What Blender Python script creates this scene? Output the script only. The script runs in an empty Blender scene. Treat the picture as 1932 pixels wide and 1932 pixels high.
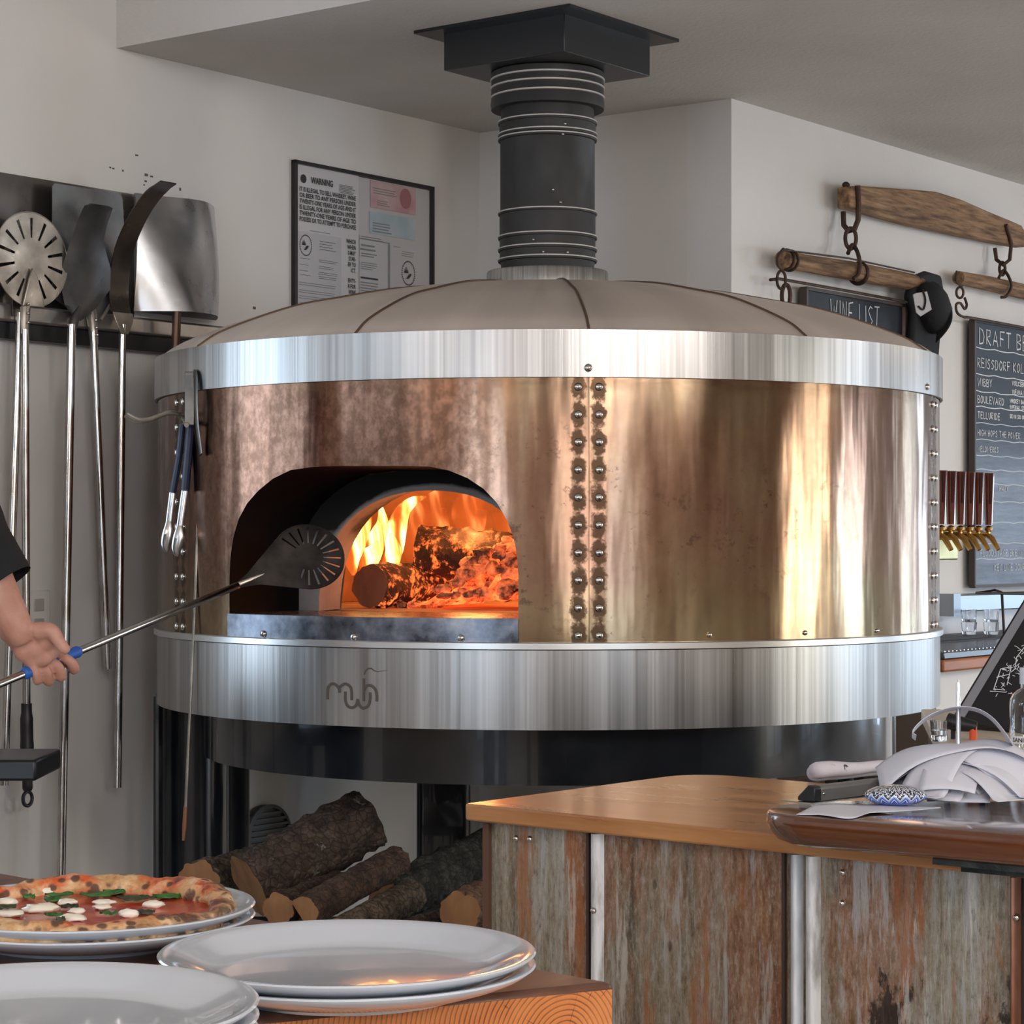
import bpy, math, random
from math import sin, cos, pi, sqrt, atan2, radians as RD
from mathutils import Vector as V, noise as NZ
random.seed(7)
SC = bpy.context.scene
COL = SC.collection
F, HY, CX, CZ = 4300.0, 1022.0, 966.0, 1.4        # focal length in photo pixels, horizon row, centre column, eye height
def W(px, py, d): return V(((px-CX)/F*d, d, CZ-(py-HY)/F*d))
def ray(px, py): return V(((px-CX)/F, 1.0, -(py-HY)/F))
EYE = V((0, 0, CZ))
def hitp(px, py, p0, n):                            # where the sight line meets a plane of the place
    r = ray(px, py); n = V(n); return EYE + r*((V(p0)-EYE).dot(n)/r.dot(n))
def hitz(px, py, z): return hitp(px, py, (0, 0, z), (0, 0, 1))
CRN = V((-.1, 6.97, 0)); EU = V((.602, .799, 0)).normalized(); EV = V((EU.y, -EU.x, 0)); EZ = V((0, 0, 1)); EX = V((1, 0, 0)); EY = V((0, 1, 0))
def UV(u, v, z=0): return CRN + EU*u + EV*v + EZ*z
def wallL(px, py, off=0): return hitp(px, py, CRN+EV*off, EV)
def wallR(px, py, off=0): return hitp(px, py, CRN+EV*(.9+off), EV)
OX, OY, OR = .0876, 5.62, .95
O = V((OX, OY, 0))
def cyl(phi, z, r=OR): return V((OX+r*sin(phi), OY-r*cos(phi), z))
def cylhit(px, py, r=OR):                            # sight line against the oven's drum -> angle, height
    d = ray(px, py); a = d.x*d.x+1; b = -2*(d.x*OX+OY); c = OX*OX+OY*OY-r*r
    t = (-b-sqrt(max(0, b*b-4*a*c)))/(2*a); p = EYE+d*t
    return atan2(p.x-OX, OY-p.y), p.z

# ---------- meshes ----------
class MB:
    def __init__(s): s.v = []; s.f = []
    def add(s, vs, fs):
        k = len(s.v); s.v += [V(x) for x in vs]; s.f += [tuple(i+k for i in f) for f in fs]; return s
    def box(s, c, size, ax=(EX, EY, EZ)):
        c = V(c); h = [x/2 for x in size]
        vs = [c+ax[0]*(h[0]*i)+ax[1]*(h[1]*j)+ax[2]*(h[2]*k) for i in (-1, 1) for j in (-1, 1) for k in (-1, 1)]
        return s.add(vs, [(0,1,3,2),(4,6,7,5),(0,4,5,1),(2,3,7,6),(0,2,6,4),(1,5,7,3)])
    def uvbox(s, u0, u1, v0, v1, z0, z1):
        return s.box(UV((u0+u1)/2, (v0+v1)/2, (z0+z1)/2), (u1-u0, v1-v0, z1-z0), (EU, EV, EZ))
    def prism(s, poly, off, top=None):
        poly = [V(p) for p in poly]; off = V(off); n = len(poly)
        t = [V(p) for p in top] if top else [p+off for p in poly]
        return s.add(poly+t, [tuple(range(n))[::-1], tuple(range(n, 2*n))]+[(i, (i+1) % n, (i+1) % n+n, i+n) for i in range(n)])
    def grid(s, fn, nu, nv, cu=False, cv=False):
        vs = [fn(i/(nu), j/(nv)) for i in range(nu+(0 if cu else 1)) for j in range(nv+(0 if cv else 1))]
        mv = nv+(0 if cv else 1); mu = nu+(0 if cu else 1)
        fs = [(i*mv+j, ((i+1) % mu)*mv+j, ((i+1) % mu)*mv+(j+1) % mv, i*mv+(j+1) % mv) for i in range(nu) for j in range(nv)]
        return s.add(vs, fs)
    def lathe(s, prof, c=(0, 0, 0), n=48, ax=None, a0=0, a1=2*pi, cap=False):
        c = V(c); X, Y, Z = ax or (EX, EY, EZ); full = abs(a1-a0-2*pi) < 1e-6; m = len(prof)
        k = n if full else n+1; vs = []
        for i in range(k):
            a = a0+(a1-a0)*i/n
            for r, z in prof: vs.append(c+X*(r*cos(a))+Y*(r*sin(a))+Z*z)
        fs = [(i*m+j, ((i+1) % k)*m+j, ((i+1) % k)*m+j+1, i*m+j+1) for i in range(n) for j in range(m-1)]
        if cap and full:
            fs += [tuple(i*m for i in range(k))[::-1], tuple(i*m+m-1 for i in range(k))]
        return s.add(vs, fs)
    def tube(s, pts, r, n=10, caps=True, closed=False, flat=None, up=None):
        pts = [V(p) for p in pts]; m = len(pts); rs = r if isinstance(r, (list, tuple)) else [r]*m
        T = []
        for i in range(m):
            a = pts[(i-1) % m] if (closed or i > 0) else pts[i]; b = pts[(i+1) % m] if (closed or i < m-1) else pts[i]
            T.append((b-a).normalized())
        u = V(up) if up else (EZ if abs(T[0].z) < .9 else EX)
        nrm = (u-T[0]*u.dot(T[0])).normalized(); vs = []
        fw, fh = flat if flat else (1, 1)
        for i in range(m):
            nrm = (nrm-T[i]*nrm.dot(T[i])).normalized(); bi = T[i].cross(nrm)
            for k in range(n):
                a = 2*pi*k/n; vs.append(pts[i]+nrm*(rs[i]*cos(a)*fw)+bi*(rs[i]*sin(a)*fh))
        mm = m if closed else m-1
        fs = [(i*n+k, i*n+(k+1) % n, ((i+1) % m)*n+(k+1) % n, ((i+1) % m)*n+k) for i in range(mm) for k in range(n)]
        if caps and not closed: fs += [tuple(range(n))[::-1], tuple((m-1)*n+k for k in range(n))]
        return s.add(vs, fs)
    def ball(s, c, r, n=12, m=8, ax=(EX, EY, EZ), nz=0, fr=3, sd=0):
        c = V(c); r = r if isinstance(r, (tuple, list)) else (r, r, r); vs = []
        def P(a, b):
            d = V((cos(b)*cos(a), cos(b)*sin(a), sin(b)))
            k = 1+nz*NZ.noise(d*fr+V((sd, sd*1.7, 0))) if nz else 1
            return c+ax[0]*(r[0]*d.x*k)+ax[1]*(r[1]*d.y*k)+ax[2]*(r[2]*d.z*k)
        vs = [P(0, -pi/2)]
        for j in range(1, m):
            for i in range(n): vs.append(P(2*pi*i/n, -pi/2+pi*j/m))
        vs.append(P(0, pi/2)); L = len(vs)-1
        fs = [(0, 1+(i+1) % n, 1+i) for i in range(n)]
        for j in range(m-2):
            for i in range(n):
                a = 1+j*n; fs.append((a+i, a+(i+1) % n, a+n+(i+1) % n, a+n+i))
        a = 1+(m-2)*n; fs += [(a+i, a+(i+1) % n, L) for i in range(n)]
        return s.add(vs, fs)
    def quad(s, *p): return s.add(p, [tuple(range(len(p)))])
    def build(s, name, m, parent=None, label=None, cat=None, group=None, kind=None, sharp=35, origin=None, flat=False, bev=0, nseg=2):
        base = V((0, 0, 0)); p = parent
        while p: base += p.location; p = p.parent
        if parent is None:
            if origin is None:
                xs = [v.x for v in s.v]; ys = [v.y for v in s.v]; zs = [v.z for v in s.v]
                origin = V(((min(xs)+max(xs))/2, (min(ys)+max(ys))/2, min(zs)))
            base = V(origin)
        me = bpy.data.meshes.new(name); me.from_pydata([v-base for v in s.v], [], s.f); me.update()
        import bmesh
        bm = bmesh.new(); bm.from_mesh(me); bmesh.ops.recalc_face_normals(bm, faces=bm.faces); bm.to_mesh(me); bm.free()
        if not flat:
            me.polygons.foreach_set('use_smooth', [True]*len(me.polygons)); me.set_sharp_from_angle(angle=RD(sharp))
        me.materials.append(m)
        o = bpy.data.objects.new(name, me); COL.objects.link(o)
        if parent: o.parent = parent
        else: o.location = base
        if bev:
            b = o.modifiers.new('b', 'BEVEL'); b.width = bev; b.segments = nseg; b.limit_method = 'ANGLE'; b.angle_limit = RD(40)
        return tag(o, label, cat, group, kind)
def tag(o, label=None, cat=None, group=None, kind=None):
    for k, x in (('label', label), ('category', cat), ('group', group), ('kind', kind)):
        if x: o[k] = x
    return o
def thing(name, label, cat, loc=(0, 0, 0), group=None):
    o = bpy.data.objects.new(name, None); COL.objects.link(o); o.empty_display_size = .05; o.location = loc
    return tag(o, label, cat, group)
def copytree(o, parent=None):
    c = o.copy(); COL.objects.link(c); c.parent = parent
    for ch in [x for x in bpy.data.objects if x.parent == o]: copytree(ch, c)
    return c
def subsurf(o, n=2):
    m = o.modifiers.new('s', 'SUBSURF'); m.levels = n; m.render_levels = n; return o
def smoothpts(pts, k=6, closed=False):
    pts = [V(p) for p in pts]; n = len(pts); out = []
    for i in range(n if closed else n-1):
        p0 = pts[(i-1) % n] if (closed or i > 0) else pts[0]; p1 = pts[i]; p2 = pts[(i+1) % n]; p3 = pts[(i+2) % n] if (closed or i < n-2) else pts[-1]
        for j in range(k):
            t = j/k; out.append(.5*((2*p1)+(p2-p0)*t+(2*p0-5*p1+4*p2-p3)*t*t+(3*p1-p0-3*p2+p3)*t**3))
    if not closed: out.append(pts[-1])
    return out
def textmesh(body, size, bold=0, align='LEFT', cw=1.0):
    c = bpy.data.curves.new('t', 'FONT'); c.body = body; c.size = size; c.offset = bold; c.align_x = align; c.resolution_u = 2
    o = bpy.data.objects.new('t', c); COL.objects.link(o); dg = bpy.context.evaluated_depsgraph_get(); dg.update()
    me = bpy.data.meshes.new_from_object(o.evaluated_get(dg)); vs = [(v.co.x*cw, v.co.y) for v in me.vertices]; fs = [tuple(p.vertices) for p in me.polygons]
    bpy.data.objects.remove(o); bpy.data.curves.remove(c); bpy.data.meshes.remove(me); return vs, fs
# a small hand-drawn stroke alphabet for chalk writing
GL = {'A':[[(0,0),(.4,1),(.8,0)],[(.15,.35),(.65,.35)]],'B':[[(0,0),(0,1),(.5,.95),(.55,.65),(0,.52),(.6,.4),(.6,.08),(0,0)]],'C':[[(.7,.85),(.4,1),(.05,.7),(.05,.3),(.35,0),(.7,.12)]],
'D':[[(0,0),(0,1),(.45,.9),(.7,.5),(.45,.08),(0,0)]],'E':[[(.6,1),(0,1),(0,0),(.62,0)],[(0,.52),(.5,.52)]],'F':[[(.62,1),(0,1),(0,0)],[(0,.52),(.5,.52)]],'G':[[(.7,.85),(.35,1),(.03,.5),(.35,0),(.68,.15),(.68,.45),(.42,.45)]],
'H':[[(0,0),(0,1)],[(.65,0),(.65,1)],[(0,.5),(.65,.5)]],'I':[[(.1,0),(.1,1)]],'J':[[(.55,1),(.55,.15),(.3,0),(.05,.2)]],'K':[[(0,0),(0,1)],[(.6,1),(0,.45),(.62,0)]],'L':[[(0,1),(0,0),(.6,0)]],'M':[[(0,0),(.05,1),(.4,.4),(.75,1),(.8,0)]],
'N':[[(0,0),(0,1),(.62,0),(.62,1)]],'O':[[(.35,1),(.02,.6),(.08,.15),(.38,0),(.7,.35),(.66,.8),(.35,1)]],'P':[[(0,0),(0,1),(.55,.92),(.58,.58),(0,.48)]],'R':[[(0,0),(0,1),(.55,.92),(.55,.58),(0,.5),(.62,0)]],
'S':[[(.62,.88),(.3,1),(.04,.75),(.35,.52),(.64,.28),(.35,0),(0,.1)]],'T':[[(0,1),(.75,1)],[(.37,1),(.37,0)]],'U':[[(0,1),(.02,.2),(.3,0),(.6,.2),(.62,1)]],'V':[[(0,1),(.35,0),(.7,1)]],'W':[[(0,1),(.22,0),(.47,.75),(.7,0),(.95,1)]],
'X':[[(0,0),(.65,1)],[(0,1),(.65,0)]],'Y':[[(0,1),(.33,.5),(.66,1)],[(.33,.5),(.3,0)]],'Z':[[(0,1),(.65,1),(0,0),(.68,0)]],'1':[[(.2,0),(.2,1)]],'4':[[(.5,0),(.5,1),(0,.35),(.65,.35)]],'5':[[(.6,1),(.1,1),(.05,.55),(.5,.55),(.6,.2),(.3,0),(0,.1)]],'6':[[(.5,1),(.05,.4),(.3,0),(.6,.25),(.3,.5),(.06,.3)]],"'":[[(.1,1),(.05,.8)]],'.':[[(.1,0),(.15,.05)]],'-':[[(.1,.45),(.5,.45)]]}
def chalk(mb, txt, org, R, U, h, r, sp=.28, ws=.75, jit=.04, nrm=None):
    x = 0; rng = random.Random(len(txt)*7+int(h*1e4)); nrm = nrm or R.cross(U)
    for ch in txt:
        if ch == ' ': x += h*.6*ws; continue
        g = GL.get(ch)
        if not g: continue
        w = max(p[0] for st in g for p in st)
        for st in g:
            pts = [org+R*(x+(p[0]*ws+rng.uniform(-jit, jit))*h)+U*((p[1]+rng.uniform(-jit, jit))*h)+nrm*.0006 for p in st]
            mb.tube(pts, r, 4, up=nrm, flat=(.4, 1))
        x += (w*ws+sp)*h
    return x

# ---------- materials ----------
class G:
    def __init__(s, name):
        s.m = bpy.data.materials.new(name); s.m.use_nodes = True; s.t = s.m.node_tree; s.b = s.t.nodes['Principled BSDF']; s.out = s.t.nodes['Material Output']
        s.tc = s.n('ShaderNodeTexCoord').outputs['Object']
    def n(s, ty, **k):
        x = s.t.nodes.new(ty)
        for a, b in k.items(): setattr(x, a, b)
        return x
    def l(s, a, b): s.t.links.new(a, b)
    def set(s, node, i, val):
        if val is None: return
        if hasattr(val, 'is_output') or isinstance(val, bpy.types.NodeSocket): s.l(val, node.inputs[i])
        else:
            if isinstance(val, (tuple, list)) and len(val) == 3 and node.inputs[i].type == 'RGBA': val = (*val, 1)
            node.inputs[i].default_value = val
    def mapv(s, sc=(1, 1, 1), vec=None, rot=(0, 0, 0), loc=(0, 0, 0)):
        x = s.n('ShaderNodeMapping'); s.l(vec or s.tc, x.inputs[0]); x.inputs['Scale'].default_value = sc; x.inputs['Rotation'].default_value = rot; x.inputs['Location'].default_value = loc; return x.outputs[0]
    def noise(s, scale=5, vec=None, det=4, rough=.55, dist=0, out='Fac'):
        x = s.n('ShaderNodeTexNoise'); s.l(vec or s.tc, x.inputs['Vector']); x.inputs['Scale'].default_value = scale; x.inputs['Detail'].default_value = det; x.inputs['Roughness'].default_value = rough; x.inputs['Distortion'].default_value = dist
        return x.outputs[out]
    def vor(s, scale=5, vec=None, feat='F1', out='Distance'):
        x = s.n('ShaderNodeTexVoronoi', feature=feat); s.l(vec or s.tc, x.inputs['Vector']); x.inputs['Scale'].default_value = scale; return x.outputs[out]
    def ramp(s, fac, stops, interp='LINEAR'):
        x = s.n('ShaderNodeValToRGB'); s.l(fac, x.inputs[0]); cr = x.color_ramp; cr.interpolation = interp
        while len(cr.elements) < len(stops): cr.elements.new(.5)
        for e, (p, c) in zip(cr.elements, stops):
            e.position = p; e.color = (*c, 1) if isinstance(c, (tuple, list)) else (c, c, c, 1)
        return x.outputs[0]
    def mr(s, val, a, b, c=0, d=1, sm=False):
        x = s.n('ShaderNodeMapRange'); s.set(x, 0, val); x.inputs[1].default_value = a; x.inputs[2].default_value = b; x.inputs[3].default_value = c; x.inputs[4].default_value = d
        if sm: x.interpolation_type = 'SMOOTHSTEP'
        return x.outputs[0]
    def math(s, op, a, b=None, c=None):
        x = s.n('ShaderNodeMath', operation=op); s.set(x, 0, a); s.set(x, 1, b); s.set(x, 2, c); return x.outputs[0]
    def mix(s, fac, a, b, mode='MIX'):
        x = s.n('ShaderNodeMix', data_type='RGBA', blend_type=mode); s.set(x, 0, fac); s.set(x, 6, a); s.set(x, 7, b); return x.outputs[2]
    def bump(s, h, st=.3, dist=.01, nrm=None):
        x = s.n('ShaderNodeBump'); s.l(h, x.inputs['Height']); x.inputs['Strength'].default_value = st; x.inputs['Distance'].default_value = dist
        if nrm: s.l(nrm, x.inputs['Normal'])
        s.l(x.outputs[0], s.b.inputs['Normal']); return x.outputs[0]
    def xyz(s, vec=None):
        x = s.n('ShaderNodeSeparateXYZ'); s.l(vec or s.tc, x.inputs[0]); return x.outputs
    def comb(s, a, b, c):
        x = s.n('ShaderNodeCombineXYZ'); s.set(x, 0, a); s.set(x, 1, b); s.set(x, 2, c); return x.outputs[0]
    def p(s, **k):
        nm = dict(col='Base Color', rough='Roughness', metal='Metallic', spec='Specular IOR Level', coat='Coat Weight', coatr='Coat Roughness', trans='Transmission Weight', ior='IOR', aniso='Anisotropic', anrot='Anisotropic Rotation', emc='Emission Color', ems='Emission Strength', sss='Subsurface Weight', alpha='Alpha')
        for a, b in k.items(): s.set(s.b, nm[a], b)
        return s
def M(name, c1, rough=.5, metal=0, c2=None, ns=8, st=(1, 1, 1), bump=0, bs=None, bd=.004, lo=.35, hi=.65, rv=0, **k):
    g = G(name); col = c1
    if c2: col = g.ramp(g.noise(ns, g.mapv(st)), [(lo, c1), (hi, c2)])
    g.p(col=col, rough=rough, metal=metal, **k)
    if rv: g.p(rough=g.mr(g.noise(ns*1.7, g.mapv(st)), .3, .7, max(0, rough-rv), rough+rv))
    if bump: g.bump(g.noise(bs or ns*2, g.mapv(st), det=6), bump, bd)
    return g.m
wallm = M('plaster_wall', (.66, .63, .595), .85, c2=(.71, .68, .65), ns=1.5, bump=.12, bs=160, bd=.002)
wallw = M('plaster_warm', (.68, .655, .63), .9, c2=(.74, .715, .69), ns=1.2, bump=.25, bs=90, bd=.003)
ceilm = M('textured_ceiling', (.56, .53, .50), .9, c2=(.61, .585, .56), ns=2, bump=.5, bs=70, bd=.004)
floorm = M('concrete_floor', (.36, .31, .27), .6, c2=(.44, .39, .34), ns=3, bump=.1)
black = M('black_metal', (.012, .013, .015), .35, 0, bump=.05, bs=60)
blackgloss = M('black_gloss_steel', (.006, .0075, .010), .16, 0, c2=(.010, .012, .016), ns=6, rv=.06, coat=.4)
pipem = M('matte_black_pipe', (.022, .021, .021), .6, .3, c2=(.045, .042, .04), ns=5, st=(1, 1, .6), rv=.15)
pipering = M('worn_bright_ring', (.50, .47, .43), .5, .2)
steel = M('stainless', (.60, .60, .60), .22, 1)
steelrod = M('polished_rod', (.62, .60, .58), .16, 1, c2=(.42, .38, .34), ns=12, rv=.05)
rivetm = M('rivet_steel', (.62, .58, .54), .2, 1)
darksteel = M('dark_used_steel', (.10, .095, .09), .38, .9, c2=(.22, .20, .18), ns=9, rv=.12, bump=.05)
aged = M('aged_steel', (.30, .27, .235), .36, .9, c2=(.52, .47, .41), ns=14, rv=.1)
white_cer = M('white_ceramic', (.62, .66, .72), .12, 0, coat=.6)
blue_grip = M('blue_grip', (.02, .12, .48), .5)
blackplastic = M('black_plastic', (.012, .012, .014), .4)
cloth_black = M('black_cloth', (.008, .008, .010), .85, bump=.3, bs=200)
paper = M('white_paper', (.64, .64, .70), .7, sss=0.0)
brass = M('polished_brass', (.62, .38, .12), .22, 1, c2=(.45, .26, .08), ns=10)
rustiron = M('rusty_iron', (.035, .022, .016), .6, .5, c2=(.10, .055, .035), ns=30, bump=.3, bs=80)
inkm = M('black_ink', (.02, .02, .022), .7); inkg = M('grey_ink', (.22, .22, .22), .7)
chalkm = M('chalk', (.72, .74, .75), .9); chalkd = M('faded_chalk', (.55, .58, .62), .9)
def brushed(name, c1, c2, rough=.24):
    g = G(name); x, y, z = g.xyz(); a = g.math('ARCTAN2', x, g.math('MULTIPLY', y, -1.))
    h = g.noise(1, g.comb(g.math('MULTIPLY', a, 14.), g.math('MULTIPLY', z, 900.), 0.), det=3)
    big = g.noise(1, g.comb(g.math('MULTIPLY', a, 16.), g.math('MULTIPLY', z, .25), 0.), det=4, rough=.6)
    fine = g.noise(1, g.comb(g.math('MULTIPLY', a, 110.), g.math('MULTIPLY', z, .35), 0.), det=2)
    g.p(col=g.mix(g.mr(g.math('ADD', g.math('MULTIPLY', big, .65), g.math('MULTIPLY', fine, .35)), .34, .66), c1, c2), metal=1., rough=g.mr(big, .3, .7, rough+.02, rough+.12), aniso=.35)
    t = g.n('ShaderNodeTangent', direction_type='RADIAL', axis='Z'); g.l(t.outputs[0], g.b.inputs['Tangent'])
    hh = g.math('ADD', g.math('MULTIPLY', big, .8), g.math('MULTIPLY', fine, .22))
    g.bump(hh, .3, .004); return g.m
brushm = brushed('brushed_stainless', (.24, .228, .215), (.54, .525, .51))
def domemat():
    g = G('dull_brushed_dome'); x, y, z = g.xyz(); a = g.math('ARCTAN2', x, g.math('MULTIPLY', y, -1.))
    big = g.noise(1, g.comb(g.math('MULTIPLY', a, 7.), g.math('MULTIPLY', z, 2.), 0.), det=5, rough=.6)
    g.p(col=g.ramp(big, [(.3, (.66, .57, .50)), (.7, (.80, .70, .62))]), metal=.55, rough=g.mr(big, .3, .7, .36, .5)); g.bump(big, .25, .006); return g.m
domem = domemat(); dseam = M('brown_dome_seam', (.20, .13, .09), .4, .8)
SEAMS = [RD(-62.5), RD(4.2), RD(70.0)]
def coppermat():
    g = G('aged_copper'); x, y, z = g.xyz(); a = g.math('ARCTAN2', x, g.math('MULTIPLY', y, -1.)); sa = g.math('MULTIPLY', a, OR)
    warp = g.noise(1.6, g.comb(sa, z, 0.), det=2)
    sv = g.math('ADD', sa, g.math('MULTIPLY', warp, .10))
    streak = g.noise(1, g.comb(g.math('MULTIPLY', sv, 11.), g.math('MULTIPLY', z, .9), 3.), det=4, rough=.55)
    patch = g.noise(3.2, g.comb(sa, g.math('MULTIPLY', z, .8), 9.), det=5, rough=.6)
    c = g.ramp(streak, [(.28, (.20, .098, .06)), (.42, (.27, .15, .095)), (.52, (.34, .21, .14)), (.62, (.37, .265, .175)), (.75, (.56, .47, .33))])
    c2 = g.ramp(patch, [(.35, (.27, .15, .11)), (.5, (.33, .22, .145)), (.66, (.35, .30, .19))])
    c = g.mix(.5, c, c2)
    heat = g.math('MULTIPLY', g.mr(sa, -.05, -.22, 0, 1, True), g.mr(patch, .25, .5, .55, 1)); c = g.mix(g.math('MULTIPLY', heat, .85), c, (.21, .105, .072))
    mott = g.noise(42, g.mapv((1, 1, .8)), det=7, rough=.72); c = g.mix(g.math('MULTIPLY', g.math('ADD', g.math('MULTIPLY', heat, .6), .15), g.mr(mott, .62, .42)), c, (.09, .045, .028))
    # yellow-green tarnish towards right bottom, and heat-coloured band at the edges of the sheets
    yel = g.math('MULTIPLY', g.mr(z, 1.42, 1.20, 0, 1, True), g.mr(patch, .3, .6))
    c = g.mix(g.math('MULTIPLY', yel, .45), c, (.46, .40, .23))
    # oily dark halos round the rivets of each seam
    halo = None
    for s0 in SEAMS:
        for o in (-.021, .021):
            dx = g.math('ABSOLUTE', g.math('SUBTRACT', sa, s0*OR+o))
            zz = g.math('PINGPONG', g.math('SUBTRACT', z, 1.2072), .02835)
            dz = g.math('ABSOLUTE', zz)
            d = g.math('SQRT', g.math('ADD', g.math('MULTIPLY', dx, dx), g.math('MULTIPLY', g.math('MULTIPLY', dz, dz), .30)))
            d = g.math('ADD', d, g.math('MULTIPLY', g.math('SUBTRACT', g.noise(70, det=4, rough=.7), .5), .026))
            k = g.mr(d, .0185, .0125); halo = k if halo is None else g.math('MAXIMUM', halo, k)
    c = g.mix(g.math('MULTIPLY', halo, .9), c, (.055, .032, .018))
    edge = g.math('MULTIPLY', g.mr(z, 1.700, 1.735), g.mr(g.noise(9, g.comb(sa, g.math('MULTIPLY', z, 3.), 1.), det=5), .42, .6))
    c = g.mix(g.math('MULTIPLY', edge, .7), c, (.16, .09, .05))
    spots = g.mr(g.noise(38, g.mapv((1, 1, 1)), det=6, rough=.7), .66, .72)
    sp2 = g.math('MULTIPLY', g.mr(g.noise(30, g.mapv((1, 1, 1)), det=8, rough=.75), .56, .62), g.mr(g.noise(2.8, det=4), .50, .62)); c = g.mix(g.math('MULTIPLY', sp2, .6), c, (.09, .055, .04))
    g.p(col=c, metal=1., rough=g.math('ADD', g.mr(streak, .3, .7, .13, .26), g.math('MULTIPLY', halo, .2)))
    w = g.noise(1, g.comb(g.math('MULTIPLY', sa, 6.5), g.math('MULTIPLY', z, 1.3), 5.), det=2, rough=.4)
    w2 = g.noise(1, g.comb(g.math('MULTIPLY', sa, 22.), g.math('MULTIPLY', z, 3.), 5.), det=2)
    g.bump(g.math('ADD', w, g.math('MULTIPLY', w2, .08)), .55, .02); return g.m
copper = coppermat()
def rustmat(name, seed, dark):
    g = G(name); loc = (seed*3.1, seed*1.7, 0)
    st = g.mapv((1, 1, .06), rot=(0, 0, .646), loc=loc); st2 = g.mapv((1, 1, .18), loc=loc)
    a = g.noise(22, st, det=8, rough=.72); b = g.noise(6, st2, det=7, rough=.7); f = g.noise(90, g.mapv((1, 1, .12)), det=5, rough=.7)
    c = g.ramp(a, [(.34, (.035, .03, .02)), (.42, (.17, .14, .095)), (.50, (.30, .26, .19)), (.57, (.38, .37, .34)), (.65, (.78, .76, .72))])
    r = g.ramp(g.noise(5.5, st2, det=8, rough=.7), [(.50, 0), (.56, 1)])
    c = g.mix(g.math('MULTIPLY', r, .8), c, g.ramp(f, [(.35, (.13, .035, .012)), (.55, (.30, .10, .03)), (.7, (.36, .17, .06))]))
    c = g.mix(g.mr(b, .4, .6, .05, .4), c, g.mix(g.mr(f, .4, .6), (.27, .20, .11), (.31, .29, .25)))
    grit = g.noise(170, g.mapv((1, 1, .35), loc=loc), det=6, rough=.8); c = g.mix(g.mr(grit, .50, .66, 0, .5), c, (.50, .47, .42)); c = g.mix(g.mr(grit, .47, .34, 0, .55), c, (.035, .022, .015))
    dr = g.noise(34, g.mapv((1, 1, .10), loc=(seed, 1, 4)), det=6, rough=.7); c = g.mix(g.mr(dr, .55, .63, 0, .7), c, (.34, .115, .03)); c = g.mix(g.mr(dr, .43, .37, 0, .7), c, (.42, .42, .41))
    pit = g.math('MULTIPLY', g.mr(g.vor(34, g.mapv((1, 1, .45), loc=loc)), .13, .09), g.mr(b, .50, .58)); c = g.mix(pit, c, (.02, .012, .01))
    hol = g.ramp(g.noise(8.5, g.mapv((1, 1, .5), loc=loc), det=9, rough=.75), [(dark, 0), (dark+.035, 1)])
    c = g.mix(g.math('MULTIPLY', hol, .9), c, (.02, .012, .01))
    sc = g.ramp(g.noise(16, g.mapv((1.4, 1.4, .15), loc=(seed, 0, 2)), det=8, rough=.75), [(.60, 0), (.64, 1)])
    c = g.mix(g.math('MULTIPLY', sc, .55), c, (.60, .57, .52))
    g.p(col=c, rough=g.mr(a, .3, .7, .5, .3), metal=.35); g.bump(g.math('ADD', a, f), .4, .004); return g.m
rustA = rustmat('rusty_painted_tin', 0, .70); rustB = rustmat('rusty_painted_tin_b', 2, .66); rustC = rustmat('rusty_painted_tin_c', 5, .58)
ribm = M('flaking_white_rib', (.30, .28, .26), .4, .3, c2=(.66, .66, .66), ns=40, st=(1, 1, .25), lo=.4, hi=.55, bump=.6, bs=60)
def wood(name, c1, c2, scale=6, ax='v', rough=.3, coat=.3, ring=False, bump=.05):
    g = G(name); rz = -.646+pi/2 if ax == 'v' else -.646
    rot = atan2(EV.y, EV.x) if ax == 'v' else atan2(EU.y, EU.x)
    vr = g.n('ShaderNodeVectorRotate', rotation_type='Z_AXIS'); g.l(g.tc, vr.inputs['Vector']); vr.inputs['Angle'].default_value = -rot
    m = g.mapv((.12, 1, 1), vec=vr.outputs[0]); n = g.noise(scale*5, m, det=7, rough=.6, dist=.35); n2 = g.noise(scale, m, det=3, dist=.5)
    c = g.ramp(g.math('ADD', g.math('MULTIPLY', n, .6), g.math('MULTIPLY', n2, .4)), [(.36, c1), (.62, c2)])
    g.p(col=c, rough=g.mr(n, .3, .7, rough-.05, rough+.1), coat=coat, coatr=.12); g.bump(n, bump, .002); return g.m
lightwood = wood('honey_wood_counter', (.30, .12, .045), (.50, .24, .09), 7, 'v', .30, .3, bump=.02)
walnut = wood('dark_walnut_slab', (.03, .010, .005), (.17, .055, .020), 6, 'v', .12, .8, bump=.02)
backwood = wood('red_brown_bar_edge', (.22, .065, .02), (.42, .15, .05), 8, 'u', .5, .1)
timbertop = wood('dark_timber_top', (.055, .022, .012), (.15, .06, .035), 8, 'u', .38, .2, bump=.3)
tanlam = M('tan_laminate', (.60, .50, .38), .4, c2=(.68, .58, .46), ns=4)
HC, HH = 2.65, 3.5
ST = dict(kind='structure')
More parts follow.
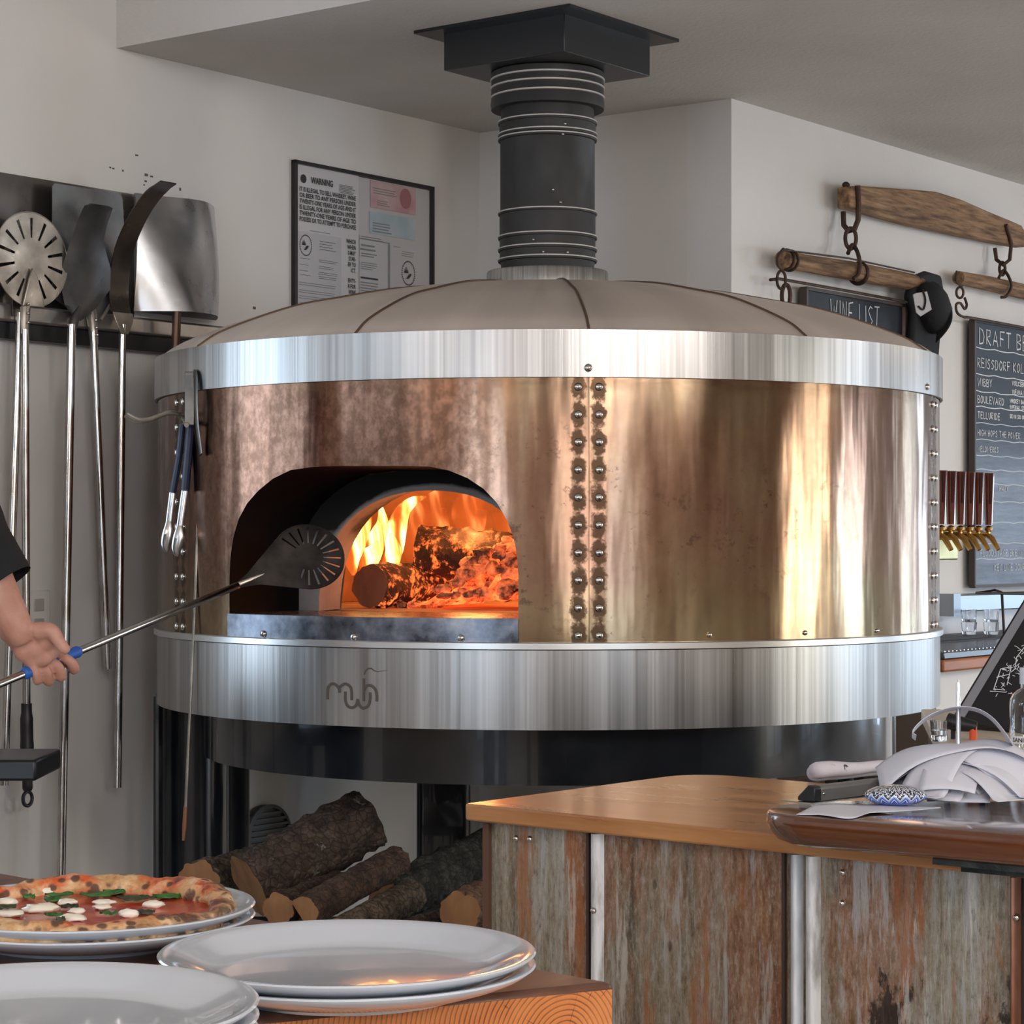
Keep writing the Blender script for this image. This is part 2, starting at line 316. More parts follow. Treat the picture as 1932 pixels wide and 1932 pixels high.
# --- shell, in the room's own axes (u away along the left wall, v to the right along the back wall)
U0, U1, V1 = -11.0, 7.0, 8.5; VL = -2.6
MB().uvbox(U0-.2, U1+.2, VL-.2, V1+.2, -.12, 0).build('floor', floorm, **ST)
MB().uvbox(-1.5, U1+.2, -.15, V1+.2, HC, HH+.15).build('ceiling', ceilm, **ST)
MB().uvbox(U0-.2, -1.5, VL-.2, V1+.2, HH, HH+.15).build('ceiling', ceilm, **ST)
def wallwin(name, mat, fixed, axis, a0, a1, z1, wins, th=.15, upper=()):
    # a wall along one axis with window openings cut out of it: wins = (lo, hi, sill, head)
    mb = MB(); cur = a0
    def bx(lo, hi, z0, zz):
        if hi-lo > 1e-4 and zz-z0 > 1e-4:
            if axis == 'u': mb.uvbox(lo, hi, min(fixed, fixed+th), max(fixed, fixed+th), z0, zz)
            else: mb.uvbox(min(fixed, fixed+th), max(fixed, fixed+th), lo, hi, z0, zz)
    zz1 = min([z1]+[w[2] for w in upper])
    for lo, hi, s0, s1 in sorted(wins):
        bx(cur, lo, 0, zz1); bx(lo, hi, 0, s0); bx(lo, hi, s1, zz1); cur = hi
    bx(cur, a1, 0, zz1)
    if upper:
        cur = a0
        for lo, hi, s0, s1 in sorted(upper): bx(cur, lo, zz1, z1); bx(lo, hi, s1, z1); cur = hi
        bx(cur, a1, zz1, z1)
    return mb.build(name, mat, **ST)
wallt = M('tan_wall', (.38, .32, .27), .85, c2=(.46, .40, .35), ns=1)
CL = [(-9.5, -2.2, 2.65, 3.35)]
WL = [(-3.35, -2.35, 1.0, 2.3)]
WE = [(-1.9, -.6, 2.0, 2.8), (.6, 1.9, 2.0, 2.8), (3.6, 5.0, .1, 2.4)]
WV = [(-9.4, -8.1, .5, 2.4), (-7.0, -5.9, .5, 2.4), (1.2, 2.2, .2, 2.5), (3.6, 4.5, .2, 2.5), (4.9, 5.9, .2, 2.5)]
WF = [(2.2, 3.3, .3, 2.4), (4.2, 5.6, .3, 2.4)]
wallwin('wall_left', wallm, 0, 'u', -5.2, 0.0, HH, WL, -.15)
MB().uvbox(-.0, .15, -.15, .752, 0, HC).build('wall_back', wallm, **ST)
MB().uvbox(.0, U1, .752, .9, 0, HC).build('wall_right', wallw, **ST)
MB().uvbox(-5.35, -5.2, VL-.15, 0, 0, HH).build('wall_jog', wallm, **ST)
MB().uvbox(U0, -5.35, VL-.15, VL, 0, HH).build('wall_side', wallm, **ST)
wallwin('wall_entrance', wallt, U0, 'v', VL-.15, V1, HH, WE, -.15, [(lo, lo+1.6, 3.0, 3.4) for lo in (-1.9, .6, 3.6)])
wallwin('wall_street', wallt, V1, 'u', U0, U1, HH, WV, .15, [(lo, lo+2.1, 2.62, 3.35) for lo in (-9.4, -7.0, -4.6)])  # upper slots are there for the added clerestory fill
wallwin('wall_far', wallt, U1, 'v', .9, V1, HC, WF, .15)
framem = M('window_frame_paint', (.35, .33, .30), .5)
nwin = [0]
def window(fixed, axis, lo, hi, z0, z1, inward, power, color):
    nwin[0] += 1; mb = MB(); t = .05
    def bx(a, b, c, d):
        if axis == 'u': mb.uvbox(a, b, fixed-.03, fixed+.03, c, d)
        else: mb.uvbox(fixed-.03, fixed+.03, a, b, c, d)
    bx(lo, lo+t, z0, z1); bx(hi-t, hi, z0, z1); bx(lo, hi, z0, z0+t); bx(lo, hi, z1-t, z1)
    bx((lo+hi)/2-t/2, (lo+hi)/2+t/2, z0, z1)
    if z1-z0 > 1.4: bx(lo, hi, (z0+z1)/2+.25, (z0+z1)/2+.25+t)
    mb.build('window_%d' % nwin[0], framem, **ST)  # also frames the added clerestory fill strips
    c = (lo+hi)/2; p = UV(c, fixed, (z0+z1)/2) if axis == 'u' else UV(fixed, c, (z0+z1)/2)
    ld = bpy.data.lights.new('daylight', 'AREA'); ld.shape = 'RECTANGLE'; ld.size = hi-lo; ld.size_y = z1-z0
    ld.energy = power*(hi-lo)*(z1-z0); ld.color = color
    lo_ = bpy.data.objects.new('daylight', ld); COL.objects.link(lo_)
    lo_.location = p-inward*.12; lo_.rotation_euler = inward.to_track_quat('-Z', 'Z').to_euler()
    tag(lo_, kind='structure')
BLU = (.62, .80, 1.0); NEU = (1.0, .97, .96); YEL = (1.0, .97, .84)
for w in WL: window(-.08, 'u', *w[:2], w[2], w[3], EV, 10, BLU)
for w in WE: window(U0-.08, 'v', *w[:2], w[2], w[3], EU, 7 if w[2] > 1 else 20, BLU)
for i, w in enumerate(WV): window(V1+.08, 'u', *w[:2], w[2], w[3], -EV, (13, 13, 30, 34, 38)[i], (NEU, BLU, YEL, BLU, BLU)[i])
for w in WF: window(U1+.08, 'v', *w[:2], w[2], w[3], -EU, 13, BLU)
# invented clerestory strip and roof lights, added as fill high over the dining room
for lo in (-9.4, -7.0, -4.6): window(V1+.08, 'u', lo, lo+2.1, 2.62, 3.35, -EV, 60, NEU)
for lo in (-1.9, .6, 3.6): window(U0-.08, 'v', lo, lo+1.6, 3.0, 3.4, EU, 60, BLU)
def fill_rooflight(u, v, su, sv_, power, color, z=HH):  # added ceiling fill panel with a frame like a skylight
    nwin[0] += 1; mb = MB(); t = .06
    for a in ((u-su/2-t, u-su/2, v-sv_/2-t, v+sv_/2+t), (u+su/2, u+su/2+t, v-sv_/2-t, v+sv_/2+t), (u-su/2, u+su/2, v-sv_/2-t, v-sv_/2), (u-su/2, u+su/2, v+sv_/2, v+sv_/2+t)): mb.uvbox(*a, z-.05, z)
    mb.build('window_%d' % nwin[0], framem, **ST)  # frame of the added panel, numbered along with the windows
    ld = bpy.data.lights.new('daylight', 'AREA'); ld.shape = 'RECTANGLE'; ld.size = su; ld.size_y = sv_; ld.energy = power*su*sv_; ld.color = color
    o = bpy.data.objects.new('daylight', ld); COL.objects.link(o); o.location = UV(u, v, z-.03); o.rotation_euler = (0, 0, atan2(EU.y, EU.x)); tag(o, kind='structure')
fill_rooflight(-7.2, 6.4, 1.6, 2.4, 22, NEU); fill_rooflight(1.8, 5.0, 1.2, 1.6, 35, NEU, HC)
# warm pendant lamps hanging over the dining area
for i, (u, v, z) in enumerate([(-7.2, 2.2, 2.45), (-7.2, 3.8, 2.45), (-8.4, 1.2, 2.45), (-5.6, 6.2, 2.4), (-3.2, 6.0, 2.4), (2.5, 3.2, 2.35)]):
    ld = bpy.data.lights.new('bulb', 'POINT'); ld.energy = 10; ld.color = (1, .72, .45); ld.shadow_soft_size = .045
    o = bpy.data.objects.new('bulb', ld); COL.objects.link(o); o.location = UV(u, v, z)
# world: plain pale daylight outside
w = bpy.data.worlds.new('w'); SC.world = w; w.use_nodes = True
w.node_tree.nodes['Background'].inputs[0].default_value = (.75, .87, 1, 1); w.node_tree.nodes['Background'].inputs[1].default_value = .8
cam = bpy.data.cameras.new('camera'); co = bpy.data.objects.new('camera', cam); COL.objects.link(co)
co.location = (0, 0, CZ); co.rotation_euler = (pi/2, 0, 0); cam.sensor_width = 36; cam.lens = 36*F/1932; cam.shift_y = (HY-966)/1932; cam.clip_start = .05
SC.camera = co
SC.view_settings.view_transform = 'Standard'; SC.view_settings.look = 'None'; SC.view_settings.gamma = 1; SC.view_settings.use_curve_mapping = False
SC.view_settings.exposure = 0.62
# wall outlet and marks on the left wall
p = wallL(70, 1160, .006); a = EU
q = thing('wall_outlet', 'white wall outlet on the left wall behind the hand gripping the peel', 'outlet', p)
MB().box(p, (.012, .075, .12), (EV, EU, EZ)).build('cover_plate', M('outlet_white', (.68, .64, .60), .5), q, bev=.003)
for dz in (-.024, .024): MB().box(p+EV*.007+EZ*dz, (.004, .032, .03), (EV, EU, EZ)).build('socket', M('socket_grey', (.40, .37, .33), .5), q, bev=.002)
oven = thing('pizza_oven', 'large round copper-clad wood-fired oven with steel bands and burning fire', 'oven', O)
ZB, ZT = 1.190, 1.742
# opening outline measured on the drum
px = [(433,1209),(433,1150),(433,1090),(435,1050),(440,1015),(450,980),(466,950),(487,926),(515,903),(548,887),(590,881),(640,879),(700,879),(760,879),(810,880),(848,888),(882,902),(912,922),(937,948),(956,980),(969,1015),(976,1050),(978,1090),(978,1150),(978,1209)]
outl = [cylhit(*q) for q in px]; fl = cylhit(433, 1209)[1]
zf = ZB+.012
outl = [(a, max(z, zf)) for a, z in outl]; outl[0] = (outl[0][0], zf); outl[-1] = (outl[-1][0], zf)
bot = [(outl[-1][0]+(outl[0][0]-outl[-1][0])*i/12, zf) for i in range(1, 12)]
ring = outl+bot
A0, A1 = SEAMS[0], SEAMS[1]
pc = ((outl[0][0]+outl[-1][0])/2, 1.36)
def border(a, z):
    da, dz = a-pc[0], z-pc[1]; t = 1e9
    if da > 1e-9: t = min(t, (A1-pc[0])/da)
    if da < -1e-9: t = min(t, (A0-pc[0])/da)
    if dz > 1e-9: t = min(t, (ZT-pc[1])/dz)
    if dz < -1e-9: t = min(t, (ZB-pc[1])/dz)
    return pc[0]+da*t, pc[1]+dz*t
angs = []
full = []
for i, (a, z) in enumerate(ring):     # refine
    b = ring[(i+1) % len(ring)]
    for k in range(3): full.append((a+(b[0]-a)*k/3, z+(b[1]-z)*k/3))
brd = [border(*q) for q in full]
for cn in ((A0, ZT), (A1, ZT), (A0, ZB), (A1, ZB)):
    j = min(range(len(brd)), key=lambda i: (brd[i][0]-cn[0])**2+((brd[i][1]-cn[1])*1.2)**2); brd[j] = cn
K = 14; mb = MB(); n = len(full)
for k in range(K+1):
    t = k/K
    for i in range(n): mb.v.append(cyl(full[i][0]+(brd[i][0]-full[i][0])*t, full[i][1]+(brd[i][1]-full[i][1])*t))
mb.f = [(k*n+i, k*n+(i+1) % n, (k+1)*n+(i+1) % n, (k+1)*n+i) for k in range(K) for i in range(n)]
# returned lip of the opening
NO = V((sin(pc[0]), -cos(pc[0]), 0)); LA = V((cos(pc[0]), sin(pc[0]), 0))
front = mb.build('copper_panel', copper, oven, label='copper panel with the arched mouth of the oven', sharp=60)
def panel(a0, a1):
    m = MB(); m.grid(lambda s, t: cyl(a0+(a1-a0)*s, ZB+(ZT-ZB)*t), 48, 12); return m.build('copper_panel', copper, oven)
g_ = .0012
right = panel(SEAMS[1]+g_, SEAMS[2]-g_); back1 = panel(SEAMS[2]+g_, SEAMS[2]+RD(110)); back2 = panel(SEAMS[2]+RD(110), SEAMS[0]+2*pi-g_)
# dark inner shell just behind the seams
MB().lathe([(OR-.012, ZT), (OR-.004, ZT+.004), (OR-.004, ZT+.008)], O, 96).build('gasket', black, oven)
for a in SEAMS[:3]:
    MB().grid(lambda s, t: cyl(a-.012+.024*s, ZB+(ZT-ZB)*t, OR-.003), 3, 3).build('seam_backing', black, oven)
# dull rivets, ten rows in pairs at each seam
rz = [1.4-(y-HY)/F*4.67 for y in (734, 787, 839, 890, 943, 996, 1047, 1098, 1151, 1201)]
rz = [1.2072+.0567*i for i in range(10)]
r0 = None
def rivet(phi, z, r=.0085, par=front, rad=OR, h=.006):
    m = MB(); nrm = V((sin(phi), -cos(phi), 0)); tx = V((cos(phi), sin(phi), 0))
    prof = [(r, -.001), (r*1.0, h*.25), (r*.86, h*.62), (r*.55, h*.9), (.0004, h)]
    m.lathe(prof, cyl(phi, z, rad), 14, ax=(tx, EZ, nrm)); return m.build('rivet', rivetm, par)
for si, s0 in enumerate(SEAMS):
    for o in (-.0215, .0215):
        par = (front if o > 0 else back2) if si == 0 else ((front if o < 0 else right) if si == 1 else (right if o < 0 else back1))
        for z in rz: rivet(s0+o/OR, z, par=par)
for x, y in ((1338, 1198), (1519, 1194), (1654, 1190)):
    a, z = cylhit(x, y); o = rivet(a, z, .0055, right); o.name = 'screw'
# bands
def band(name, z0, z1, r, mat, th=.006, lip=.0):
    return MB().lathe([(r-th, z0), (r, z0+.0005), (r+lip, z0+.003), (r, z0+.006), (r, z1-.001), (r-th, z1), (r-th, z0)], O, 160).build(name, mat, oven)
topb = band('top_band', 1.737, 1.836, OR+.008, brushm); botb = band('bottom_band', 1.013, 1.178, OR+.002, brushm)
MB().lathe([(OR-.02, 1.1785), (OR+.007, 1.1785), (OR+.009, 1.1795), (OR+.009, 1.1915), (OR+.007, 1.1935), (OR-.006, 1.1945)], O, 160).build('trim_ring', M('trim_steel', (.66, .65, .63), .32, 1), oven)
a, z = cylhit(1110, 694, OR+.008); rivet(a, z, .0085, topb, OR+.008).name = 'screw'
a, z = cylhit(1749, 730, OR+.008); rivet(a, z, .0075, topb, OR+.008).name = 'screw'
# dome of the hood: six sheets with standing seams
prof = [(.958, 1.832), (.948, 1.838), (.90, 1.868), (.80, 1.908), (.70, 1.941), (.60, 1.963), (.44, 1.995), (.28, 2.013), (.15, 2.019)]
pp = smoothpts([(r, 0, z) for r, z in prof], 4)
for i in range(12):
    a0 = -pi/2+RD(4.2)+i*pi/6
    MB().lathe([(p.x, p.z) for p in pp], O, 12, a0=a0, a1=a0+pi/6-.0015).build('dome_panel', domem, oven)
    pts = [O+V((cos(a0)*p.x, sin(a0)*p.x, p.z+.001)) for p in pp[3:]]
    MB().tube(pts, .0032, 6).build('dome_seam', dseam, oven)
for x, y in ((706, 571), (446, 619)):
    q = W(x, y, 5.55); MB().ball((q.x, q.y, q.z), .008, 8, 6).build('bolt', darksteel, oven)
MB().lathe([(.15, 2.005), (.15, 2.060), (.148, 2.064), (.122, 2.064), (.122, 2.03)], O, 64).build('flue_collar', brushm, oven)
# base drum and legs
MB().lathe([(.84, 1.02), (.84, .888), (.82, .888), (.82, 1.02)], O, 128).build('base_drum', blackgloss, oven, label='glossy black drum under the steel band')
MB().lathe([(.02, .93), (.835, .93), (.835, .95), (.02, .95)], O, 64).build('base_plate', black, oven)
def leg(c, wdt, dep, ang, z0=0, z1=1.02, r=.05):
    m = MB(); pts = []
    ax = V((cos(ang), sin(ang), 0)); ay = V((-sin(ang), cos(ang), 0))
    for sx, sy, st in ((1, 1, 0), (-1, 1, 1), (-1, -1, 2), (1, -1, 3)):
        for k in range(7):
            t = (st+k/6)*pi/2; pts.append(V((c[0], c[1], z0))+ax*(sx*(wdt/2-r)+r*cos(t))+ay*(sy*(dep/2-r)+r*sin(t)))
    m.prism(pts, (0, 0, z1-z0)); return m.build('leg', blackgloss, oven, sharp=50)
leg((-.775, 5.72), .20, .20, RD(-18)); leg((-.185, 6.2), .145, .14, 0, z1=.93, r=.02); leg((.885, 5.80), .16, .16, RD(20))
MB().tube([(-.870, 5.60, 0), (-.870, 5.60, 1.02)], .012, 10).build('gas_pipe', blackgloss, oven)
# vestibule: soot-black steel tunnel behind the mouth
ZL = 1.243
def loc2(a, z, depth, k=1.0, kz=1.0):
    p = cyl(a, z, OR-.001)
    lat = (p-O).dot(LA)*k; return O+LA*lat+NO*depth+EZ*(ZL+(z-ZL)*kz)
vest = MB(); o2 = [(a, max(z, ZL-.04)) for a, z in outl]; vn = len(o2)
dm = .60
for k in range(6):
    t = k/5
    for a, z in o2:
        p = cyl(a, z, OR-.002); lat = (p-O).dot(LA); dep = (p-O).dot(NO)
        vest.v.append(O+LA*(lat*(1-.02*t))+NO*(dep+(dm-dep)*t)+EZ*z)
vest.f = [(k*vn+i, k*vn+i+1, (k+1)*vn+i+1, (k+1)*vn+i) for k in range(5) for i in range(vn-1)]
sootm = M('sooty_steel', (.003, .003, .003), .85, .0, c2=(.007, .006, .006), ns=6, spec=.12)
vest.build('mouth_tunnel', sootm, oven, label='soot-black steel tunnel inside the mouth')
# landing plate + curved front plate with screws
aL, aR = outl[0][0], outl[-1][0]
land = MB(); m = 24; vs = []
for i in range(m+1):
    a = aL+(aR-aL)*i/m; p = cyl(a, ZL, OR+.006); lat = (p-O).dot(LA)
    vs += [p, O+LA*lat+NO*dm+EZ*ZL]
land.add(vs, [(2*i, 2*i+2, 2*i+3, 2*i+1) for i in range(m)])
landm = M('heat_stained_steel', (.16, .12, .10), .28, .8, c2=(.30, .24, .20), ns=14, rv=.1)
land.build('landing_plate', landm, oven)
fpm = G('blued_steel_plate'); nn = fpm.noise(14, det=6, rough=.6)
fpm.p(col=fpm.ramp(nn, [(.32, (.05, .05, .055)), (.5, (.16, .17, .20)), (.68, (.34, .34, .36))]), metal=1., rough=fpm.mr(nn, .3, .7, .22, .4)); fpm = fpm.m
fp = MB().grid(lambda s, t: cyl(aL+(aR-aL)*s, ZB+.003+(ZL-ZB-.003)*t, OR+.006), 30, 1).build('front_plate', fpm, oven, label='blued steel plate under the mouth')
for x, y in ((497, 1196), (668, 1202), (870, 1204)):
    a, z = cylhit(x, y, OR+.006); rivet(a, z, .0078, fp, OR+.006).name = 'screw'
# refractory arch face
def arch(hw, zt, zb, n=28, pw=2.3):
    out = []
    for i in range(n+1):
        t = pi*(1-i/n); c, s = cos(t), sin(t)
        out.append((hw*math.copysign(abs(c)**(2/pw), c), zb+(zt-zb)*abs(s)**(2/pw)))
    return out
inn = arch(.285, 1.514, ZL); oo = [( (cyl(a, z)-O).dot(LA), z) for a, z in o2]
# resample the outer outline to the same count
def resamp(pl, n):
    L = [0]
    for i in range(1, len(pl)): L.append(L[-1]+math.dist(pl[i], pl[i-1]))
    out = []
    for k in range(n+1):
        s = L[-1]*k/n; i = max(j for j in range(len(L)) if L[j] <= s+1e-9); i = min(i, len(pl)-2)
        t = (s-L[i])/max(1e-9, L[i+1]-L[i]); out.append(tuple(pl[i][q]+(pl[i+1][q]-pl[i][q])*t for q in (0, 1)))
    return out
oo = resamp(oo, 28); inn = resamp(inn, 28)
face = MB(); NR = 6
for k in range(NR+1):
    t = k/NR
    for (a, b), (c, d) in zip(oo, inn):
        x = a+(c-a)*t; z = b+(d-b)*t; face.v.append(O+LA*x+NO*(dm+.004+.012*sin(t*pi/2))+EZ*max(z, ZL-.002))
for k in range(1, 5):
    for c, d in inn: face.v.append(O+LA*c*(1+.012*k)+NO*(dm+.016-.03*k)+EZ*(ZL+(d-ZL)*(1+.012*k)))
m_ = 29; face.f = [(k*m_+i, k*m_+i+1, (k+1)*m_+i+1, (k+1)*m_+i) for k in range(NR+4) for i in range(m_-1)]
rg = G('sooty_refractory'); x, y, z = rg.xyz(); ns = rg.noise(7, det=7, rough=.65)
lat = rg.n('ShaderNodeVectorMath', operation='DOT_PRODUCT'); rg.l(rg.tc, lat.inputs[0]); lat.inputs[1].default_value = LA; lat = lat.outputs['Value']
lz = rg.math('DIVIDE', rg.math('SUBTRACT', z, ZL), .280); lx = rg.math('DIVIDE', lat, .30)
rr = rg.math('SQRT', rg.math('ADD', rg.math('MULTIPLY', lx, lx), rg.math('MULTIPLY', lz, lz)))
soot = rg.math('MULTIPLY', rg.mr(rg.math('ADD', z, rg.math('MULTIPLY', ns, .06)), 1.425, 1.46), rg.mr(rg.math('ADD', rr, rg.math('MULTIPLY', ns, .1)), 1.06, 1.09))
c = rg.ramp(ns, [(.3, (.30, .27, .27)), (.7, (.44, .40, .39))])
ash = rg.mr(rr, 1.34, 1.40); c = rg.mix(rg.math('MULTIPLY', ash, .8), c, (.16, .15, .14))
c = rg.mix(soot, c, (.010, .009, .009)); rg.p(col=c, rough=.9); rg.bump(ns, .3, .004)
face.build('refractory_arch', rg.m, oven, label='pale grey fired-clay arch with black soot patch')
# baking chamber
brick = M('fired_chamber', (.30, .17, .10), .85, c2=(.45, .28, .17), ns=10, bump=.4)
ch = MB(); CR = .80
cc = O-NO*.04
prof = [(.001, ZL+.46), (.2, ZL+.45), (.4, ZL+.40), (.56, ZL+.30), (.64, ZL+.16), (.66, ZL)]
n = 72; m = len(prof)
for i in range(n):
    a = 2*pi*i/n
    for r, z in prof: ch.v.append(cc+V((cos(a)*r*.93, sin(a)*r*.93, z)))
for i in range(n):
    for j in range(m-1):
        q = [i*m+j, ((i+1) % n)*m+j, ((i+1) % n)*m+j+1, i*m+j+1]
        ce = sum((ch.v[t] for t in q), V())/4-O
        if ce.dot(NO) > .42 and abs(ce.dot(LA)) < .30: continue
        ch.f.append(q)
ch.build('baking_chamber', brick, oven)
MB().lathe([(.001, ZL-.001), (.62, ZL-.001), (.62, ZL-.03), (.001, ZL-.03)], cc, 48).build('hearth', M('hearth_stone', (.42, .30, .20), .85, c2=(.55, .42, .30), ns=12, bump=.2), oven)
# logo on the bottom band, bent round the drum
lg = MB()
def LP(x, y, r=OR+.0025): a, z = cylhit(590+x/12.075, 1240+y/12.075, OR+.002); return cyl(a, z, r)
def stroke(pts, r): lg.tube([LP(*p) for p in smoothpts([(x, y, 0) for x, y in pts], 5) for p in [(p.x, p.y)]], r, 6, up=NO, flat=(.12, 1))
RS = .0036
stroke([(342, 960), (342, 760), (365, 670), (440, 605), (520, 625), (590, 700), (612, 810)], RS)
stroke([(612, 810), (615, 700), (670, 640), (745, 610), (830, 650), (880, 740), (886, 980)], RS)
stroke([(745, 780), (745, 980), (790, 1100), (885, 1150), (985, 1100), (1025, 950)], RS)
stroke([(1025, 960), (1060, 1090), (1150, 1160), (1260, 1110), (1305, 980), (1308, 800)], RS)
stroke([(1165, 480), (1165, 1000)], RS); stroke([(1170, 760), (1215, 660), (1320, 645), (1420, 720), (1458, 850), (1460, 1010)], RS)
lg.tube([LP(x, y) for x, y in ((1170, 400), (1200, 320), (1260, 262), (1340, 255), (1400, 305), (1480, 330), (1580, 312), (1700, 300))], [.0014, .0018, .0018, .0016, .0012, .0009, .0007, .0004], 5, up=NO, flat=(.12, 1))
lg.build('etched_logo', M('etched_dark', (.10, .08, .065), .6, .3), botb, label='dark etched letters with a curl of smoke')

# ---------- fire ----------
def lp(l, d, z): return O+LA*l+NO*d+EZ*z      # chamber coordinates: lateral, towards mouth, height
charm = G('glowing_char'); nb = charm.noise(26, charm.mapv((1, 1, 1)), det=6, rough=.7); vo = charm.vor(38)
crack = charm.ramp(vo, [(.0, 1), (.30, .0)])
charm.p(col=charm.ramp(nb, [(.35, (.012, .008, .007)), (.6, (.09, .045, .03)), (.75, (.35, .22, .16))]), rough=.9, emc=charm.ramp(nb, [(.40, (1, .05, .005)), (.62, (1, .22, .03))]), ems=charm.mr(charm.math('MULTIPLY', charm.mr(nb, .48, .66), 1), 0, 1, 0, 1.3))
charm.bump(nb, .8, .02); charm = charm.m
def ember(name, base, em, st, lo=.42, hi=.62, sc=20):
    g = G(name); n_ = g.noise(sc, det=6, rough=.7)
    g.p(col=g.ramp(n_, [(.3, (.03, .02, .018)), (.7, base)]), rough=.95, emc=em, ems=g.mr(n_, lo, hi, 0, st)); g.bump(n_, .8, .015); return g.m
emb_hot = ember('hot_ember', (.4, .12, .06), (1, .09, .02), 3.0, .38, .62)
emb_ash = ember('ashy_ember', (.55, .36, .26), (1, .16, .04), .9, .45, .7)
emb_dark = ember('charred_bark', (.10, .06, .045), (1, .16, .03), 1.6, .52, .66, 34)
def logmesh(p0, p1, r, n=28, m=20, nz=.10, sd=0, half=False, fl=None):
    p0, p1 = V(p0), V(p1); T = (p1-p0).normalized(); u = (EZ-T*T.z).normalized(); b = T.cross(u); mb = MB(); vs = []
    for j in range(m+1):
        for i in range(n):
            a = 2*pi*i/n; rr_ = r
            if half: rr_ = r*min(1, .32/max(.01, abs(sin(a+half)) if sin(a+half) < 0 else 1e-3)) if sin(a+half) < 0 else r
            k = 1+nz*NZ.noise(V((cos(a)*2+sd, sin(a)*2, j*.5)))+nz*.6*NZ.noise(V((cos(a)*7+sd, sin(a)*7, j*1.2)))
            if half and sin(a+half) < 0: k = 1+(k-1)*.3
            vs.append(p0+(p1-p0)*(j/m)+u*(cos(a)*rr_*k)+b*(sin(a)*rr_*k))
    mb.add(vs, [(j*n+i, j*n+(i+1) % n, (j+1)*n+(i+1) % n, (j+1)*n+i) for j in range(m) for i in range(n)])
    e0 = [vs[i] for i in range(n)]; e1 = [vs[m*n+i] for i in range(n)]
    return mb, e0, e1
def capmesh(e, out):
    c = sum(e, V())/len(e); mb = MB(); mb.add([c+V(out)*.001]+[p+V(out)*.0008 for p in e], [(0, 1+i, 1+(i+1) % len(e)) for i in range(len(e))]); return mb
# burning log seen end-on, charred log lying across the embers
fm = dict()
def fire_pt(px, py, d): return hitp(px, py, O+NO*d, NO)
a = fire_pt(698, 1112, .40); b = a-NO*.28+LA*.03; a.z = ZL+.052; b.z = ZL+.055
t = thing('burning_log', 'split log burning end-on under yellow flames at left of the fire', 'log', (a.x, a.y, ZL))
lm, e0, e1 = logmesh(a, b, .052, sd=3, nz=.16); lm.build('charred_bark', emb_dark, t)
capmesh(e0, NO).build('cut_end', M('browned_end_grain', (.16, .07, .04), .8, c2=(.24, .12, .07), ns=18, st=(1, 1, .3)), t)
a = fire_pt(790, 1040, .20); b = fire_pt(1060, 1060, .10)
t2, e0, e1 = logmesh(a, b, .062, sd=9, nz=.16, m=26); t2.build('charred_log', emb_dark, label='large blackened log lying across the top of the glowing embers', cat='log')
heap = MB()
rng = random.Random(5)
def heapfn(s, t_):
    l = -.20+.55*s; d = .36-.40*t_; h = .125*sin(pi*min(1, max(0, (l+.20)/.22*.5)))*sin(pi*min(1, t_*1.5)*.55+.14)
    h *= 1+.5*NZ.noise(V((l*14, d*14, 2)))+.4*NZ.noise(V((l*40, d*40, 0))); return lp(l, d, ZL+max(.002, h*1.15))
heap.grid(heapfn, 60, 44)
heap.build('ember_bed', emb_hot, label='bed of glowing red embers on the oven floor', cat='embers', kind='stuff')
lumps = MB()
for i in range(230):
    l = rng.uniform(-.14, .32); d = rng.uniform(.10, .35); s = rng.uniform(.009, .024)
    t_ = (.36-d)/.40; q = heapfn((l+.20)/.55, t_)
    lumps.ball(q+EZ*s*.2, (s*rng.uniform(.8, 1.5), s, s*rng.uniform(.6, 1)), 8, 6, nz=.5, fr=2, sd=i)
for i in range(26):
    l = rng.uniform(-.225, -.16); d = rng.uniform(.25, .36); s = rng.uniform(.005, .012); lumps.ball(lp(l, d, ZL+s*.5), s, 7, 5, nz=.5, sd=i)
lumps.build('ash_covered_coals', emb_ash, label='grey ash-covered coals heaped over the glowing embers', cat='coals', kind='stuff')
flm = G('flame'); x, y, z = flm.xyz(); wv = flm.noise(9, flm.mapv((1, 1, .35)), det=3, rough=.5, dist=1.6)
em = flm.n('ShaderNodeEmission'); tr = flm.n('ShaderNodeBsdfTransparent'); mx = flm.n('ShaderNodeMixShader')
fac = flm.mr(wv, .40, .62, 0, 1, True)
flm.l(flm.ramp(fac, [(0, (1, .16, .02)), (.45, (1, .36, .06)), (1, (1, .72, .30))]), em.inputs[0])
flm.l(flm.mr(fac, 0, 1, .9, 4.5), em.inputs[1])
flm.l(flm.mr(fac, 0, 1, .25, .95), mx.inputs[0]); flm.l(tr.outputs[0], mx.inputs[1]); flm.l(em.outputs[0], mx.inputs[2]); flm.l(mx.outputs[0], flm.out.inputs[0]); flm = flm.m
fl2 = G('soft_flame'); wv = fl2.noise(7, fl2.mapv((1, 1, .4)), det=2, rough=.4, dist=2.2)
em = fl2.n('ShaderNodeEmission'); tr = fl2.n('ShaderNodeBsdfTransparent'); mx = fl2.n('ShaderNodeMixShader'); fac = fl2.mr(wv, .42, .66, 0, 1, True)
fl2.l(fl2.ramp(fac, [(0, (1, .13, .02)), (1, (1, .42, .12))]), em.inputs[0]); fl2.l(fl2.mr(fac, 0, 1, .7, 2.2), em.inputs[1])
fl2.l(fl2.mr(fac, 0, 1, .08, .7), mx.inputs[0]); fl2.l(tr.outputs[0], mx.inputs[1]); fl2.l(em.outputs[0], mx.inputs[2]); fl2.l(mx.outputs[0], fl2.out.inputs[0]); fl2 = fl2.m
